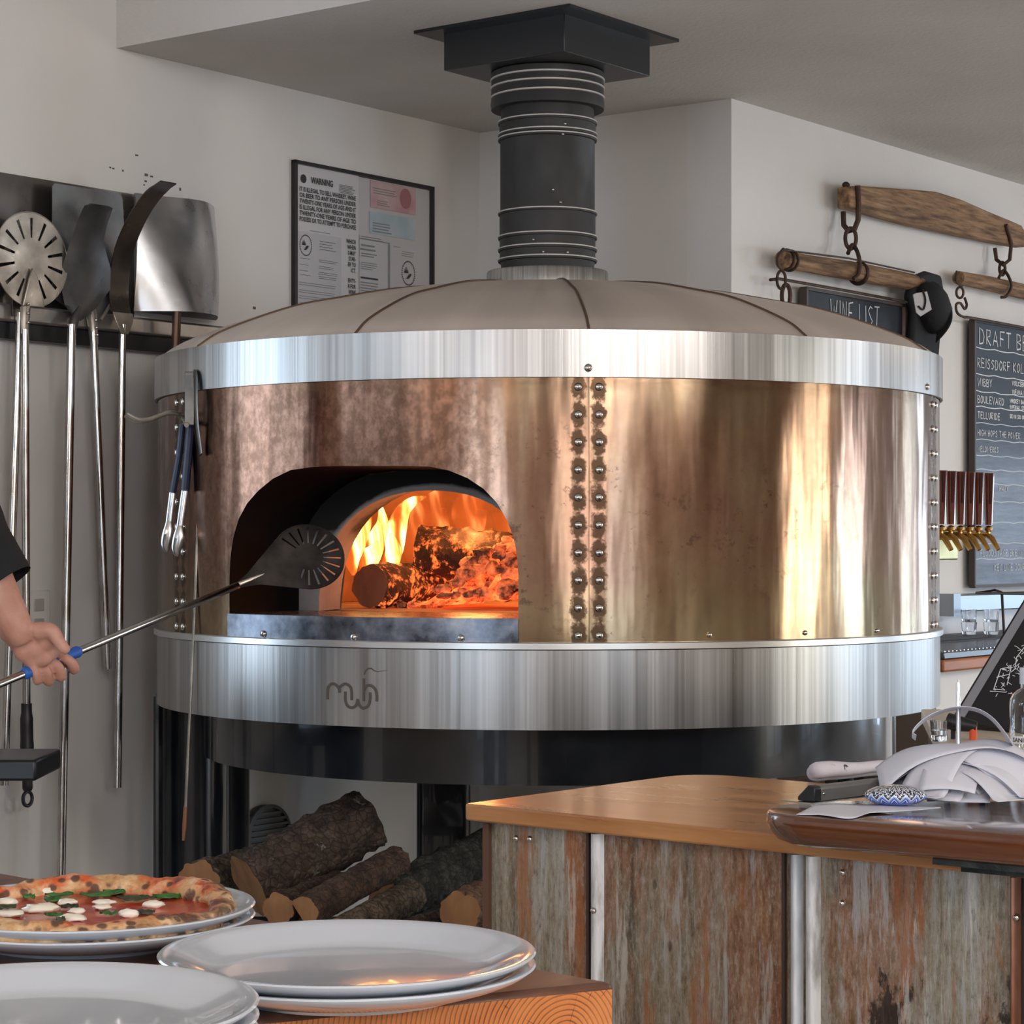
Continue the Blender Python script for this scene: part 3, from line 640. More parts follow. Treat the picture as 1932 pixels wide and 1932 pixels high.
def flame(pts, rs, mat, label, d=.30, th=.5):
    mb = MB(); P = smoothpts([fire_pt(x, y, d) for x, y in pts], 6)
    R_ = smoothpts([(r, 0, 0) for r in rs], 6); mb.tube(P, [max(.0006, q.x) for q in R_], 12, flat=(th, 1), up=NO); return mb.build('flame', mat, label=label, cat='flame', group='flames in the oven')
flame([(668, 1085), (664, 1050), (676, 1015), (690, 990), (700, 965)], [.006, .024, .026, .016, .001], flm, 'short yellow flame above the left edge of the burning log', .36)
flame([(690, 1088), (700, 1050), (712, 1015), (722, 985), (716, 945)], [.008, .026, .024, .016, .001], flm, 'bright yellow flame rising from the middle of the burning log', .33)
flame([(718, 1090), (735, 1065), (742, 1040), (734, 1015), (722, 1000)], [.008, .022, .022, .014, .002], flm, 'low pale flame at the right side of the burning log', .30)
flame([(700, 1092), (695, 1060), (705, 1040), (712, 1020)], [.01, .028, .020, .002], flm, 'wide low flame hugging the top of the burning log', .38)
flame([(735, 1080), (745, 1040), (748, 1000), (760, 965), (780, 946), (804, 937)], [.006, .022, .028, .020, .012, .002], flm, 'tall thin flame licking up to the crown of the arch', .24)
flame([(775, 1060), (780, 1010), (790, 970), (775, 945)], [.01, .04, .035, .004], fl2, 'soft orange flame between the burning log and the charred log', .12)
flame([(850, 1020), (825, 985), (815, 955), (832, 925)], [.008, .035, .035, .006], fl2, 'faint orange flame behind the centre of the charred log', .05)
flame([(905, 1020), (890, 985), (885, 955), (905, 920)], [.01, .045, .045, .006], fl2, 'broad orange flame behind the right half of the charred log', .03)
flame([(985, 1035), (965, 1005), (950, 985), (930, 970)], [.006, .03, .026, .004], fl2, 'orange flame curling at the right edge of the mouth', .08)
for l, d, h, e in ((-.10, .20, .18, 3), (.18, .02, .24, 3.5), (.02, -.2, .30, 3)):
    ld = bpy.data.lights.new('firelight', 'POINT'); ld.energy = e; ld.color = (1, .36, .10); ld.shadow_soft_size = .05
    o = bpy.data.objects.new('firelight', ld); COL.objects.link(o); o.location = lp(l, d, ZL+h)

# ---------- flue ----------
flue = thing('flue_pipe', 'ribbed matte black flue pipe rising from the oven dome to the ceiling', 'flue pipe', O+EZ*2.066)
MB().lathe([(.1, 2.05), (.112, 2.05), (.115, 2.08), (.118, 2.09), (.1185, 2.21), (.1165, 2.212), (.1165, 2.385), (.119, 2.39), (.119, 2.43), (.115, 2.435), (.115, 2.5)], O, 64).build('pipe', pipem, flue)
for z in (2.090, 2.116, 2.146, 2.206, 2.388, 2.398, 2.428): MB().lathe([(.1165, z-.004), (.1215, z-.0025), (.1222, z), (.1215, z+.0025), (.1165, z+.004)], O, 64).build('rib', pipem if z in (2.206,) else pipem, flue)
for z in (2.0925, 2.119, 2.149, 2.208, 2.3905, 2.401, 2.431): MB().lathe([(.1165, z-.002), (.1232, z-.0005), (.1232, z+.0022), (.1165, z+.0035)], O, 64).build('worn_rib_edge', pipering, flue)
MB().lathe([(.115, 2.463), (.139, 2.463), (.1405, 2.475), (.139, 2.49), (.139, 2.552), (.115, 2.552)], O, 64).build('pipe_adapter', pipem, flue)
for z in (2.492, 2.515, 2.535): MB().lathe([(.139, z-.002), (.1415, z-.001), (.1415, z+.002), (.139, z+.003)], O, 64).build('worn_rib_edge', pipering, flue)
for a, z in ((-.1, 2.10), (.4, 2.10), (-.3, 2.13), (.35, 2.41), (.3, 2.385), (.25, 2.22), (.1, 2.25)): MB().ball(O+V((.1195*sin(a), -.1195*cos(a), z)), .0035, 8, 6).build('screw', rivetm, flue)
fb = thing('flue_ceiling_box', 'square black ceiling support box with mounting plate around the flue pipe', 'flue box', O+EZ*2.552)
MB().box(O+EZ*2.60, (.364, .364, .092), (EU, EV, EZ)).build('box', black, fb, bev=.002)
MB().box(O+EZ*(HC-.004), (.468, .468, .008), (EU, EV, EZ)).build('mounting_plate', black, fb)
# ---------- tool rack on the left wall ----------
def uof(px): return (wallL(px, 700)-CRN).dot(EU)
panelm = M('rack_sheet_steel', (.75, .76, .78), .30, 1, c2=(.55, .54, .53), ns=5, rv=.06, bump=.25, bs=5, bd=.01)
U_A, U_B = -2.25, uof(392)
MB().uvbox(U_A, uof(250), .002, .006, 1.93, 2.286).build('steel_wall_panel', M('dark_sheet_steel', (.13, .11, .10), .32, .9, c2=(.26, .24, .22), ns=4, rv=.1), label='dark sheet steel backing plate on the left wall behind the peels', cat='wall panel')
q = thing('tool_rail', 'long grey steel rail on the left wall holding the oven peels', 'rail', UV(uof(100), .03, 1.90))
MB().uvbox(U_A, uof(415), .0, .052, 1.925, 1.968).build('rail_bar', M('rail_steel', (.34, .32, .30), .4, .9, c2=(.45, .43, .41), ns=6), q, bev=.006)
MB().uvbox(U_A, uof(402), .0, .035, 1.885, 1.925).build('rail_shade_strip', black, q)  # black strip stands in for the shade under the rail
def pole(root, p0, p1, r=.0105, mat=steelrod, taper=None): MB().tube([p0, p1], [r, r] if not taper else [taper, r], 14).build('pole', mat, root)
# round turning peel
o_ = .085
c = wallL(59, 490, o_)
q = thing('turning_peel', 'round slotted turning peel with black end grip hanging at the left edge', 'pizza peel', wallL(50, 1500, o_), 'oven tools hung on the left wall')
def slotted(c, R_, A, B, N_, mat, root, nslot=14, th=.002, r0=.052, r1=.100, skip=(), w0=.0028, w1=.0046, name='blade'):
    # a disc with radial slots really cut through it: ring segments between slots
    mb = MB()
    def pt(r, a, k): return c+A*(r*cos(a))+B*(r*sin(a))+N_*(th*k)
    def sheet(quads):
        for qd in quads:
            t = [pt(*x, .5) for x in qd]; b = [pt(*x, -.5) for x in qd]; mb.prism(b, N_*th)
    segs = []
    for i in range(nslot):
        a = 2*pi*(i+.5)/nslot; sl = i not in skip
        a_n = 2*pi*(i+1.5)/nslot
        da0 = w0/r0 if sl else 0; da1 = w1/r1 if sl else 0; nx = (i+1) % nslot not in skip
        db0 = w0/r0 if nx else 0; db1 = w1/r1 if nx else 0
        K = 4
        for k in range(K):
            s0, s1 = k/K, (k+1)/K
            f = lambda s, lo, hi: lo+(hi-lo)*s
            segs.append([(r0, f(s0, a+da0, a_n-db0)), (r1, f(s0, a+da1, a_n-db1)), (r1, f(s1, a+da1, a_n-db1)), (r0, f(s1, a+da0, a_n-db0))])
    sheet(segs)
    n = 84
    sheet([[(r1-.0003, 2*pi*i/n), (R_, 2*pi*i/n), (R_, 2*pi*(i+1)/n), (r1-.0003, 2*pi*(i+1)/n)] for i in range(n)])
    mb.prism([pt(r0+.0003, 2*pi*i/n, -.5) for i in range(n)], N_*th)
    mb.tube([pt(R_, 2*pi*i/48, 0) for i in range(48)], .002, 6, closed=True)
    return mb.build(name, mat, root, sharp=30)
slotted(c, .113, EU, EZ, EV, aged, q)
MB().prism([c+EU*-.032-EZ*.113+EV*.002, c+EU*.036-EZ*.113+EV*.002, c+EU*.012-EZ*.04+EV*.004, c-EU*.004-EZ*.02+EV*.004, c-EU*.014-EZ*.045+EV*.004], EV*.006).build('neck_plate', aged, q, bev=.002)
b0 = wallL(47, 582, o_); b1 = wallL(50, 1335, o_)
MB().tube([c-EZ*.09+EV*.004, b0, b0-EZ*.06], [.004, .013, .0105], 12, flat=(1, .6)).build('ferrule', aged, q)
for k in range(3): MB().ball(b0+EV*.012+EZ*(.01-.022*k), .004, 8, 6).build('rivet', rivetm, q)
pole(q, b0-EZ*.05, b1, .0098)
b2 = wallL(52, 1492, o_)
MB().tube(smoothpts([b1+EZ*.01, b1+(b2-b1)*.2, b1+(b2-b1)*.45, b1+(b2-b1)*.8, b2], 4), [.013]*3+[.0155]*5+[.0165]*3+[.0125]*5+[.010], 16).build('black_grip', blackplastic, q)
MB().tube([wallL(52, 1507, o_)+EU*(.014*cos(2*pi*i/20))+EZ*(.017*sin(2*pi*i/20)) for i in range(20)], .0045, 8, closed=True).build('hanging_ring', blackplastic, q)
# plain pole further left
q = thing('peel_handle', 'bare silver pole leaning behind the round slotted peel at far left', 'pizza peel', wallL(8, 1482, .06), 'oven tools hung on the left wall')
pole(q, wallL(37, 590, .06), wallL(8, 1482, .075), .0098)
MB().prism([wallL(x, y, .058) for x, y in ((18, 455), (58, 462), (56, 600), (24, 596))], EV*.002).build('blade', darksteel, q)
# grey square peel
q = thing('square_peel', 'grey square-bladed peel behind the curled dark one, with riveted silver pole', 'pizza peel', wallL(203, 1262, .06), 'oven tools hung on the left wall')
MB().prism([wallL(x, y, .046) for x, y in ((98, 352), (103, 346), (222, 365), (230, 374), (233, 430), (234, 560), (205, 600), (150, 600), (98, 560))], EV*.0025).build('blade', M('blue_grey_steel', (.20, .21, .225), .42, .85, c2=(.30, .31, .32), ns=10, rv=.08), q)
b0 = wallL(172, 590, .062)
MB().tube([wallL(171, 560, .052), b0, wallL(178, 650, .066)], [.005, .014, .0105], 12).build('ferrule', aged, q)
MB().tube([wallL(208, 575, .06), wallL(190, 604, .066)], .004, 8).build('brace', aged, q)
for k in range(3): MB().ball(wallL(181+k, 604+14*k, .08), .0042, 8, 6).build('rivet', rivetm, q)
pole(q, wallL(176, 625, .066), wallL(203, 1262, .066), .0105)
# curled dark peel
q = thing('curled_peel', 'dark narrow peel with curled-over blade and the longest pole', 'pizza peel', wallL(114, 1700, .09), 'oven tools hung on the left wall')
u0 = uof(165)
outc = [(140, 600, 152, .0), (122, 575, 182, .0), (115, 540, 208, .0), (118, 500, 209, .01), (128, 470, 200, .02), (137, 445, 196, .03), (147, 415, 203, .045), (155, 396, 210, .06), (160, 387, 213, .07), (168, 383, 206, .075)]
mb = MB(); rows = []
for xl, y, xr, off in outc: rows.append((xl, y, xr, .075+off))
def sheetrows(rows, nx=6, th=.0022, bow=.010):
    mb = MB(); n = nx+1
    for sgn in (0, 1):
        for xl, y, xr, off in rows:
            for i in range(n):
                t = i/nx; mb.v.append(wallL(xl+(xr-xl)*t, y+(6*t), off+bow*sin(pi*t)+sgn*th))
    R_ = len(rows)
    for s in (0, 1):
        for j in range(R_-1):
            for i in range(nx): a = s*R_*n+j*n+i; mb.f.append((a, a+1, a+n+1, a+n))
    for j in range(R_-1):
        for i in (0, nx): a = j*n+i; b = a+R_*n; mb.f.append((a, a+n, b+n, b))
    for i in range(nx):
        for j in (0, R_-1): a = j*n+i; b = a+R_*n; mb.f.append((a, a+1, b+1, b))
    return mb
sheetrows(rows).build('blade', M('dark_curled_steel', (.085, .085, .09), .36, .8, c2=(.15, .15, .155), ns=8, rv=.1), q)
MB().tube([wallL(150, 580, .085), wallL(140, 604, .09), wallL(135, 625, .09)], [.006, .012, .0108], 12).build('ferrule', darksteel, q)
pole(q, wallL(135, 612, .09), wallL(114, 1700, .09), .0112)
# long curved scraper
q = thing('curved_scraper', 'curved strip scraper, brown-black, bending away from the wall above the rail', 'scraper', wallL(222, 1486, .085), 'oven tools hung on the left wall')
us = uof(190)-.0; pl0 = UV(us, 0)
path = smoothpts([hitp(x, y, pl0, EU) for x, y in ((228, 590), (224, 560), (225, 530), (228, 500), (236, 465), (250, 430), (268, 396), (292, 364), (318, 344))], 4)
mb = MB(); vs = []
wd = .033
for i, p in enumerate(path):
    t = i/(len(path)-1); T = (path[min(i+1, len(path)-1)]-path[max(i-1, 0)]).normalized(); nr = EU.cross(T); w_ = wd*(1-.1*t)*(1 if t < .93 else .9)
    vs += [p-EU*w_-nr*.0015, p+EU*w_-nr*.0015, p+EU*w_+nr*.0015, p-EU*w_+nr*.0015]
n = len(path); mb.add(vs, [(4*i+k, 4*i+(k+1) % 4, 4*i+4+(k+1) % 4, 4*i+4+k) for i in range(n-1) for k in range(4)]+[(0, 1, 2, 3), (4*n-4, 4*n-3, 4*n-2, 4*n-1)])
mb.build('blade', M('burnt_strip_steel', (.055, .042, .035), .30, .8, c2=(.12, .10, .085), ns=6, rv=.08), q)
f0 = path[0]; MB().prism([f0-EU*.033+EV*.004, f0+EU*.033+EV*.004, f0+EU*.03-EZ*.02+EV*.01, f0+EU*.012-EZ*.055+EV*.012, f0-EU*.012-EZ*.055+EV*.012, f0-EU*.03-EZ*.02+EV*.01], EV*.004).build('ferrule', aged, q, bev=.003)
pole(q, f0-EZ*.03+EV*.006, wallL(222, 1486, .085), .0096)
# bowed bright sheet blade
q = thing('sheet_peel', 'large bright rectangular peel blade bowed out from the wall at right end of the rail', 'pizza peel', wallL(330, 900, .05), 'oven tools hung on the left wall')
ua, ub = uof(238), U_B
def bow(s, t): return UV(ua+(ub-ua)*s, .030+(.035+.075*(1-t))*sin(pi*s)+.012*sin(7*s+3*t), 1.985+(.30)*t)
mb = MB(); mb.grid(bow, 24, 10); mb.grid(lambda s, t: bow(s, t)-EV*.0025, 24, 10)
mb.build('blade', panelm, q)
MB().grid(lambda s, t: UV(ua+(ub-ua)*s, .030-.0+(.110*sin(pi*s))*t, 1.984), 24, 2).build('gap_shade', black, q)  # black sheet stands in for the shade in the gap behind the blade
MB().ball(wallL(381, 404, .045), .006, 8, 6).build('rivet', darksteel, q)
pole(q, wallL(334, 578, .10), wallL(322, 900, .06), .0115, M('brown_rod', (.12, .075, .05), .35, .8))
# small black side shelf in front of the grip
q = thing('side_shelf', 'black edge of a small side shelf jutting in at the lower left', 'shelf', W(-200, 1480, 4.7)*1)
p = W(70, 1433, 4.72); MB().box(V((p.x-.35, p.y+.12, p.z-.022)), (.70, .26, .044)).build('shelf_top', black, q, bev=.006)
for dx in (-.64, -.42): MB().box(V((p.x+dx, p.y+.12, (p.z-.04)/2)), (.04, .04, p.z-.04)).build('leg', black, q)
# ---------- hanging on the oven ----------
def ov(px, py, off): a, z = cylhit(px, py, OR+off); return cyl(a, z, OR+off)
q = thing('hook_strap', 'rusty iron strap with a bent hook hanging from the oven steel band', 'hook', ov(368, 860, .02))
pts = [ov(x, y, o) for x, y, o in ((366, 706, .012), (370, 712, .014), (370, 760, .018), (372, 800, .016), (377, 840, .010), (379, 858, .010))]
MB().tube(smoothpts(pts, 4), .011, 8, flat=(1, .25)).build('strap', darksteel, q)
p = ov(358, 735, .02); MB().box(p-EZ*.02, (.022, .004, .12)).build('plate', darksteel, q, bev=.002)
hk = [ov(352, 802, .03), W(347, 790, 5.14), W(335, 781, 5.13), W(318, 779, 5.12), W(300, 785, 5.11), W(283, 791, 5.10), W(262, 792, 5.10), W(240, 781, 5.10)]
MB().tube(smoothpts(hk, 5), .0055, 10).build('hook_arm', aged, q)
MB().tube(smoothpts([W(282, 792, 5.11), W(268, 796, 5.11), W(252, 794, 5.11), W(236, 784, 5.11)], 5), .004, 8).build('hook_arm', aged, q)
q = thing('tongs', 'steel tongs with navy blue handles hanging from the hook beside the oven mouth', 'tongs', W(325, 1050, 5.12))
navy = M('navy_rubber', (.008, .016, .045), .45)
MB().tube(smoothpts([W(344, 800, 5.13), W(338, 860, 5.13), W(326, 930, 5.13)], 4), [.0078]*9, 10).build('handle', navy, q)
MB().tube(smoothpts([W(361, 792, 5.12), W(356, 850, 5.11), W(349, 926, 5.11)], 4), [.0098]*9, 10).build('handle', navy, q)
for a, b, dd in (((326, 928), (316, 1008), 5.13), ((349, 924), (336, 1016), 5.11)):
    MB().tube([W(*a, dd), W(*b, dd)], .0075, 8, flat=(1, .4)).build('arm', steel, q)
    MB().tube(smoothpts([W(b[0]+3, b[1]-30, dd), W(b[0]+1, b[1]-5, dd-.003), W(b[0]-3, b[1]+20, dd-.002), W(b[0]-1, b[1]+34, dd)], 4), [.004, .006, .008, .010, .012, .0125, .0125, .012, .011, .009, .0075, .005, .002], 10, flat=(1, .35)).build('scoop', steel, q)
q = thing('poker_rod', 'thin long poker with copper-coloured tip hanging beside the oven mouth', 'poker', W(347, 1585, 5.08))
MB().tube([W(369, 835, 5.12), W(374, 870, 5.11), W(376, 955, 5.10)], [.005, .0085, .0065], 8).build('handle', darksteel, q)
MB().tube([W(375, 950, 5.10), W(366, 1180, 5.09), W(350, 1525, 5.08)], .0033, 8).build('rod', aged, q)
MB().tube([W(350, 1522, 5.08), W(348, 1560, 5.08), W(346, 1586, 5.08)], [.0045, .005, .003], 8).build('tip', M('scorched_copper', (.35, .15, .08), .5, .7), q)
# ---------- framed notices on the left wall ----------
fr = thing('framed_notices', 'thin black frame of licences and a printed age warning on the wall', 'picture frame', wallL(680, 600, .02))
FU0, FU1, FZ0, FZ1 = uof(549), uof(812), 1.97, 2.454
def FP(zx, zy, off=.013):            # from the measured sheet layout to the wall
    return wallL(545+zx/6.232, 290+zy/6.232, off)
blackf = M('frame_black', (.012, .010, .010), .35)
for a in ((FU0, FU0+.010, FZ0, FZ1), (FU1-.010, FU1, FZ0, FZ1), (FU0, FU1, FZ0, FZ0+.010), (FU0, FU1, FZ1-.010, FZ1)): MB().uvbox(a[0], a[1], .001, .0165, a[2], a[3]).build('frame_bar', blackf, fr)
def sheet(zx0, zy0, zx1, zy1, m, off, nm='sheet'):
    a, b = FP(zx0, zy0, off), FP(zx1, zy1, off); ua_, ub_ = (a-CRN).dot(EU), (b-CRN).dot(EU)
    zt = a.z; zb = b.z
    return MB().uvbox(ua_, ub_, off-.0008, off, zb, zt).build(nm, m, fr)
MB().uvbox(FU0+.012, FU1-.012, .002, .006, FZ0+.012, FZ1-.012).build('backing', M('backing_paper', (.52, .50, .50), .8), fr)
def usheet(u0, u1, z0, z1, m, off, nm='sheet'): return MB().uvbox(u0, u1, off-.0006, off, z0, z1).build(nm, m, fr)
pw = M('sheet_white', (.60, .575, .59), .8); pg = M('sheet_greyish', (.52, .50, .52), .8)
def fu(zx): return (wallL(545+zx/6.232, 500)-CRN).dot(EU)
def fz(zx, zy): return FP(zx, zy).z
usheet(fu(72), fu(795), FZ0+.014, fz(72, 105), pw, .0080); usheet(fu(62), fu(590), FZ0+.014, fz(100, 900), pg, .0088)
usheet(fu(805), fu(1145), FZ0+.014, fz(805, 945), pg, .0080); usheet(fu(1165), fu(1615), FZ0+.014, fz(1200, 1040), pg, .0080)
pk = M('pink_licence', (.46, .24, .25), .8, c2=(.60, .46, .46), ns=9); usheet(fu(935), fu(1465), fz(935, 620), fz(935, 300), pk, .0084, 'pink_licence')
bl = M('blue_licence', (.34, .44, .50), .8, c2=(.50, .55, .58), ns=9); usheet(fu(925), fu(1460), fz(925, 925), fz(925, 668), bl, .0084, 'blue_licence')
ink = MB(); grey = MB()
def T(mb, txt, u0, u1, zb, size, bold=.0, just=None):
    vs, fs = textmesh(txt, size, bold)
    if not vs: return
    x0 = min(v[0] for v in vs); x1 = max(v[0] for v in vs)
    k = (u1-u0)/(x1-x0) if just is None else just; off = 0 if just is None else (u1-u0)-(x1-x0)*k
    mb.add([UV(u0+off+(v[0]-x0)*k, .0102, zb+v[1]) for v in vs], fs)
T(ink, 'WARNING', fu(228), fu(487), fz(228, 335), .0245, .0007)
zl = fz(92, 425)
for i, s in enumerate(('IT IS ILLEGAL TO SELL WHISKEY, WINE', 'OR BEER TO ANY PERSON UNDER', 'TWENTY-ONE YEARS OF AGE AND IT', 'IS ILLEGAL FOR ANY PERSON UNDER', 'TWENTY-ONE YEARS OF AGE TO', 'POSSESS OR TO ATTEMPT TO PURCHASE')):
    T(ink, s, fu(96), fu(758), zl-.01655*i, .0175, .00045)
zr = fz(640, 1040)
for i, s in enumerate(('WHICH', 'WHEN', 'S MAY', 'STAB-', 'ER TO', 'ICT.', '', 'ENTY-', 'R FOR', 'WINE', 'UNDER')):
    if s: T(ink, s, fu(632), fu(755), zr-.0163*(i if i < 6 else i-.2), .0165, .00045, just=.72)
def bars(u0, u1, z, n, dz=.006, th=.0016, mb=grey, rng=random.Random(3)):
    for i in range(n): mb.uvbox(u0+rng.uniform(0, .004), u1-rng.uniform(0, .02), .0100, .0103, z-dz*i-th/2, z-dz*i+th/2)
bars(fu(560), fu(748), fz(560, 355), 6, .0042, .0022); bars(fu(210), fu(480), fz(210, 895), 1, .005); bars(fu(325), fu(525), fz(325, 1020), 4, .0075, .002)
for zy in (1215, 1290, 1360, 1410): bars(fu(90), fu(250), fz(90, zy), 1); bars(fu(315), fu(545), fz(315, zy+25), 2, .005)
for zy in (1500, 1590, 1660, 1740): bars(fu(80), fu(560), fz(80, zy), 2, .006)
bars(fu(810), fu(1085), fz(810, 960), 2, .006, .0022); bars(fu(808), fu(1030), fz(808, 1060), 2, .012, .005); bars(fu(815), fu(1010), fz(815, 1160), 2, .007, .003)
bars(fu(808), fu(1010), fz(808, 1265), 4, .006, .0018); bars(fu(808), fu(1070), fz(808, 1445), 1, .006, .005, mb=ink); bars(fu(808), fu(1020), fz(808, 1500), 5, .008, .003)
bars(fu(1190), fu(1330), fz(1190, 1080), 1); bars(fu(1290), fu(1460), fz(1290, 1140), 3, .006); bars(fu(1180), fu(1400), fz(1180, 1590), 3, .007)
grey.uvbox(fu(1140), fu(1150), .0100, .0103, FZ0+.014, fz(1140, 1050)); grey.uvbox(fu(805), fu(1150), .0100, .0103, fz(805, 990)-.001, fz(805, 990)+.001)
bars(fu(955), fu(1240), fz(955, 390), 3, .007, .002); bars(fu(1005), fu(1160), fz(1005, 540), 3, .006, .002); bars(fu(950), fu(1180), fz(950, 800), 4, .008, .003)
def seal(zx, zy, r, mb):       # leaf-and-hand like emblem in an oval
    c_ = UV(fu(zx), .0102, fz(zx, zy)); 
    for k in range(-3, 4): mb.prism([c_+EU*(-.35*r+k*.10*r-.05*r)+EZ*(.0*r), c_+EU*(-.35*r+k*.10*r+.06*r)+EZ*(.0*r), c_+EU*(-.35*r+k*.09*r)+EZ*((.75-.11*abs(k))*r)], EV*.0002)
    mb.prism([c_+EU*(r*x)+EZ*(r*y) for x, y in ((-.35, -.62), (.1, -.55), (.5, -.15), (.42, .02), (.1, -.08), (-.1, -.3))], EV*.0002)
    for k in range(34):
        a = 2*pi*k/34
        if .55 < (a % pi) < 1.2: pass
        w_ = .055; mb.prism([c_+EU*(cos(a+s*w_)*r*R_*.98)+EZ*(sin(a+s*w_)*r*R_*1.15) for s, R_ in ((-1, 1.0), (1, 1.0), (1, 1.13), (-1, 1.13))], EV*.0002)
seal(1375, 1400, .028, ink); seal(168, 1070, .023, ink)
ink.ball(UV(fu(142), .0102, fz(142, 285)), (.012, .0004, .012), 16, 10, ax=(EU, EV, EZ))
ink.build('printed_text', inkm, fr, flat=True); grey.build('small_print', inkg, fr, flat=True)
rs = MB().ball(UV(fu(1345), .0092, fz(1345, 520)), (.026, .0004, .030), 20, 10, ax=(EU, EV, EZ)).build('red_seal', M('seal_red', (.36, .14, .16), .8), fr)
gl = G('frame_glass'); gl.p(col=(1, 1, 1), rough=.03, trans=1., ior=1.45, alpha=1.)
tr = gl.n('ShaderNodeBsdfTransparent'); gs = gl.n('ShaderNodeBsdfGlossy'); gs.inputs['Roughness'].default_value = .03; mx = gl.n('ShaderNodeMixShader'); fn_ = gl.n('ShaderNodeFresnel'); mx.inputs[0].default_value = .05; gl.l(tr.outputs[0], mx.inputs[1]); gl.l(gs.outputs[0], mx.inputs[2]); gl.l(mx.outputs[0], gl.out.inputs[0])
MB().quad(UV(FU0+.01, .0140, FZ0+.01), UV(FU0+.01, .0140, FZ1-.01), UV(FU1-.01, .0140, FZ1-.01), UV(FU1-.01, .0140, FZ0+.01)).build('glass_pane', gl.m, fr)
# scuffs on the wall
sc = MB(); rg_ = random.Random(4)
for x, y in [(208, 316), (214, 318), (232, 322), (276, 330), (286, 333), (275, 342), (272, 349), (340, 357), (480, 581), (258, 293)]:
    p = wallL(x, y, .0008); sc.box(p, (.0005, .004+rg_.random()*.008, .003+rg_.random()*.005), (EV, EU, EZ))
sc.build('wall_scuff_1', M('scuff', (.10, .08, .07), .8), kind='structure')
# ---------- yokes and boards on the right wall ----------
def oldwood():
    g = G('weathered_yoke_wood'); vr = g.n('ShaderNodeVectorRotate', rotation_type='Z_AXIS'); g.l(g.tc, vr.inputs['Vector']); vr.inputs['Angle'].default_value = -atan2(EU.y, EU.x)
    m = g.mapv((.10, 1, 1), vec=vr.outputs[0]); n = g.noise(55, m, det=8, rough=.65); n2 = g.noise(14, m, det=4)
    c = g.ramp(n, [(.36, (.03, .015, .008)), (.45, (.17, .09, .04)), (.56, (.36, .21, .11)), (.68, (.52, .35, .20))]); c = g.mix(.4, c, g.ramp(n2, [(.35, (.10, .055, .03)), (.65, (.34, .20, .10))]))
    g.p(col=c, rough=.75); g.bump(n, .9, .01); return g.m
yw = oldwood()
RWN = EV
def RP(px, py, off=.06): return wallR(px, py, off)
def ringlink(mb, c, rx, rz, r, A, B, n=22, a0=0, a1=2*pi):
    cl = abs(a1-a0-2*pi) < 1e-6; k = n if cl else n+1
    mb.tube([c+A*(rx*cos(a0+(a1-a0)*i/n))+B*(rz*sin(a0+(a1-a0)*i/n)) for i in range(k)], r, 8, closed=cl); return mb
Y = thing('wooden_yoke', 'largest weathered wooden yoke beam, hump-backed, topmost on the right wall', 'yoke', RP(1740, 470), 'old harness yokes on the right wall')
ol = [(1578, 354), (1600, 353), (1640, 356), (1700, 360), (1745, 364), (1790, 378), (1840, 400), (1880, 416), (1905, 427), (1913, 440), (1913, 468), (1880, 463), (1800, 447), (1700, 426), (1640, 410), (1600, 399), (1579, 394)]
mb = MB().prism([RP(x, y, .035) for x, y in ol], EV*.045); mb.build('beam', yw, Y, bev=.006)
MB().tube([RP(1618, 350, .085), RP(1620, 385, .085), RP(1619, 415, .083), RP(1612, 433, .07), RP(1601, 436, .05), RP(1592, 425, .03), RP(1591, 400, .025)], .0085, 8).build('iron_shackle', rustiron, Y)
MB().tube([RP(1898, 424, .085), RP(1908, 460, .085), RP(1905, 490, .08), RP(1893, 500, .06), RP(1880, 490, .03), RP(1877, 468, .025)], .007, 8).build('iron_shackle', rustiron, Y)
MB().ball(RP(1596, 349, .055), (.012, .012, .010), 10, 6).build('iron_pin', rustiron, Y)
ringlink(MB(), RP(1605, 450, .065), .017, .031, .0062, EU*.7+EV*.7, EZ).build('chain_link', rustiron, Y)
ringlink(MB(), RP(1891, 507, .055), .010, .022, .0052, EU*.7+EV*.7, EZ).build('chain_link', rustiron, Y)
Y2 = thing('singletree', 'cracked small wooden harness bar hanging left, above the wine board', 'yoke', RP(1600, 560), 'old harness yokes on the right wall')
MB().tube([RP(x, y, .06) for x, y in ((1476, 489), (1520, 497), (1600, 510), (1680, 525), (1733, 535))], [.026, .0255, .0285, .028, .025], 18).build('beam', yw, Y2)
for x, y in ((1482, 490), (1490, 492)): ringlink(MB(), RP(x, y, .06), .029, .029, .004, EV, EZ).build('iron_band', rustiron, Y2)
MB().tube(smoothpts([RP(1600, 478, .075), RP(1608, 462, .07), RP(1617, 474, .085), RP(1622, 495, .095), RP(1620, 516, .096), RP(1610, 526, .09)], 4), .0065, 8).build('iron_loop', rustiron, Y2)
ringlink(MB(), RP(1620, 516, .06), .0315, .0315, .006, EV, EZ).build('iron_band', rustiron, Y2)
MB().tube(smoothpts([RP(1478, 470, .09), RP(1468, 484, .095), RP(1468, 500, .09), RP(1476, 508, .08)], 4), .005, 8).build('iron_hook', rustiron, Y2)
ringlink(MB(), RP(1474, 528, .075), .013, .026, .0042, EU*.5+EV*.8, EZ).build('chain_link', rustiron, Y2)
ringlink(MB(), RP(1483, 558, .07), .012, .032, .0062, EU*.6+EV*.8, EZ).build('chain_link', rustiron, Y2)
MB().tube([RP(1480, 472, .085), RP(1600, 487, .092), RP(1725, 514, .09)], .0028, 6).build('iron_strap', rustiron, Y2)
MB().tube(smoothpts([RP(1735, 525, .08), RP(1745, 545, .08), RP(1745, 570, .08), RP(1738, 585, .08), RP(1729, 575, .08)], 4), .004, 8).build('iron_hook', rustiron, Y2)
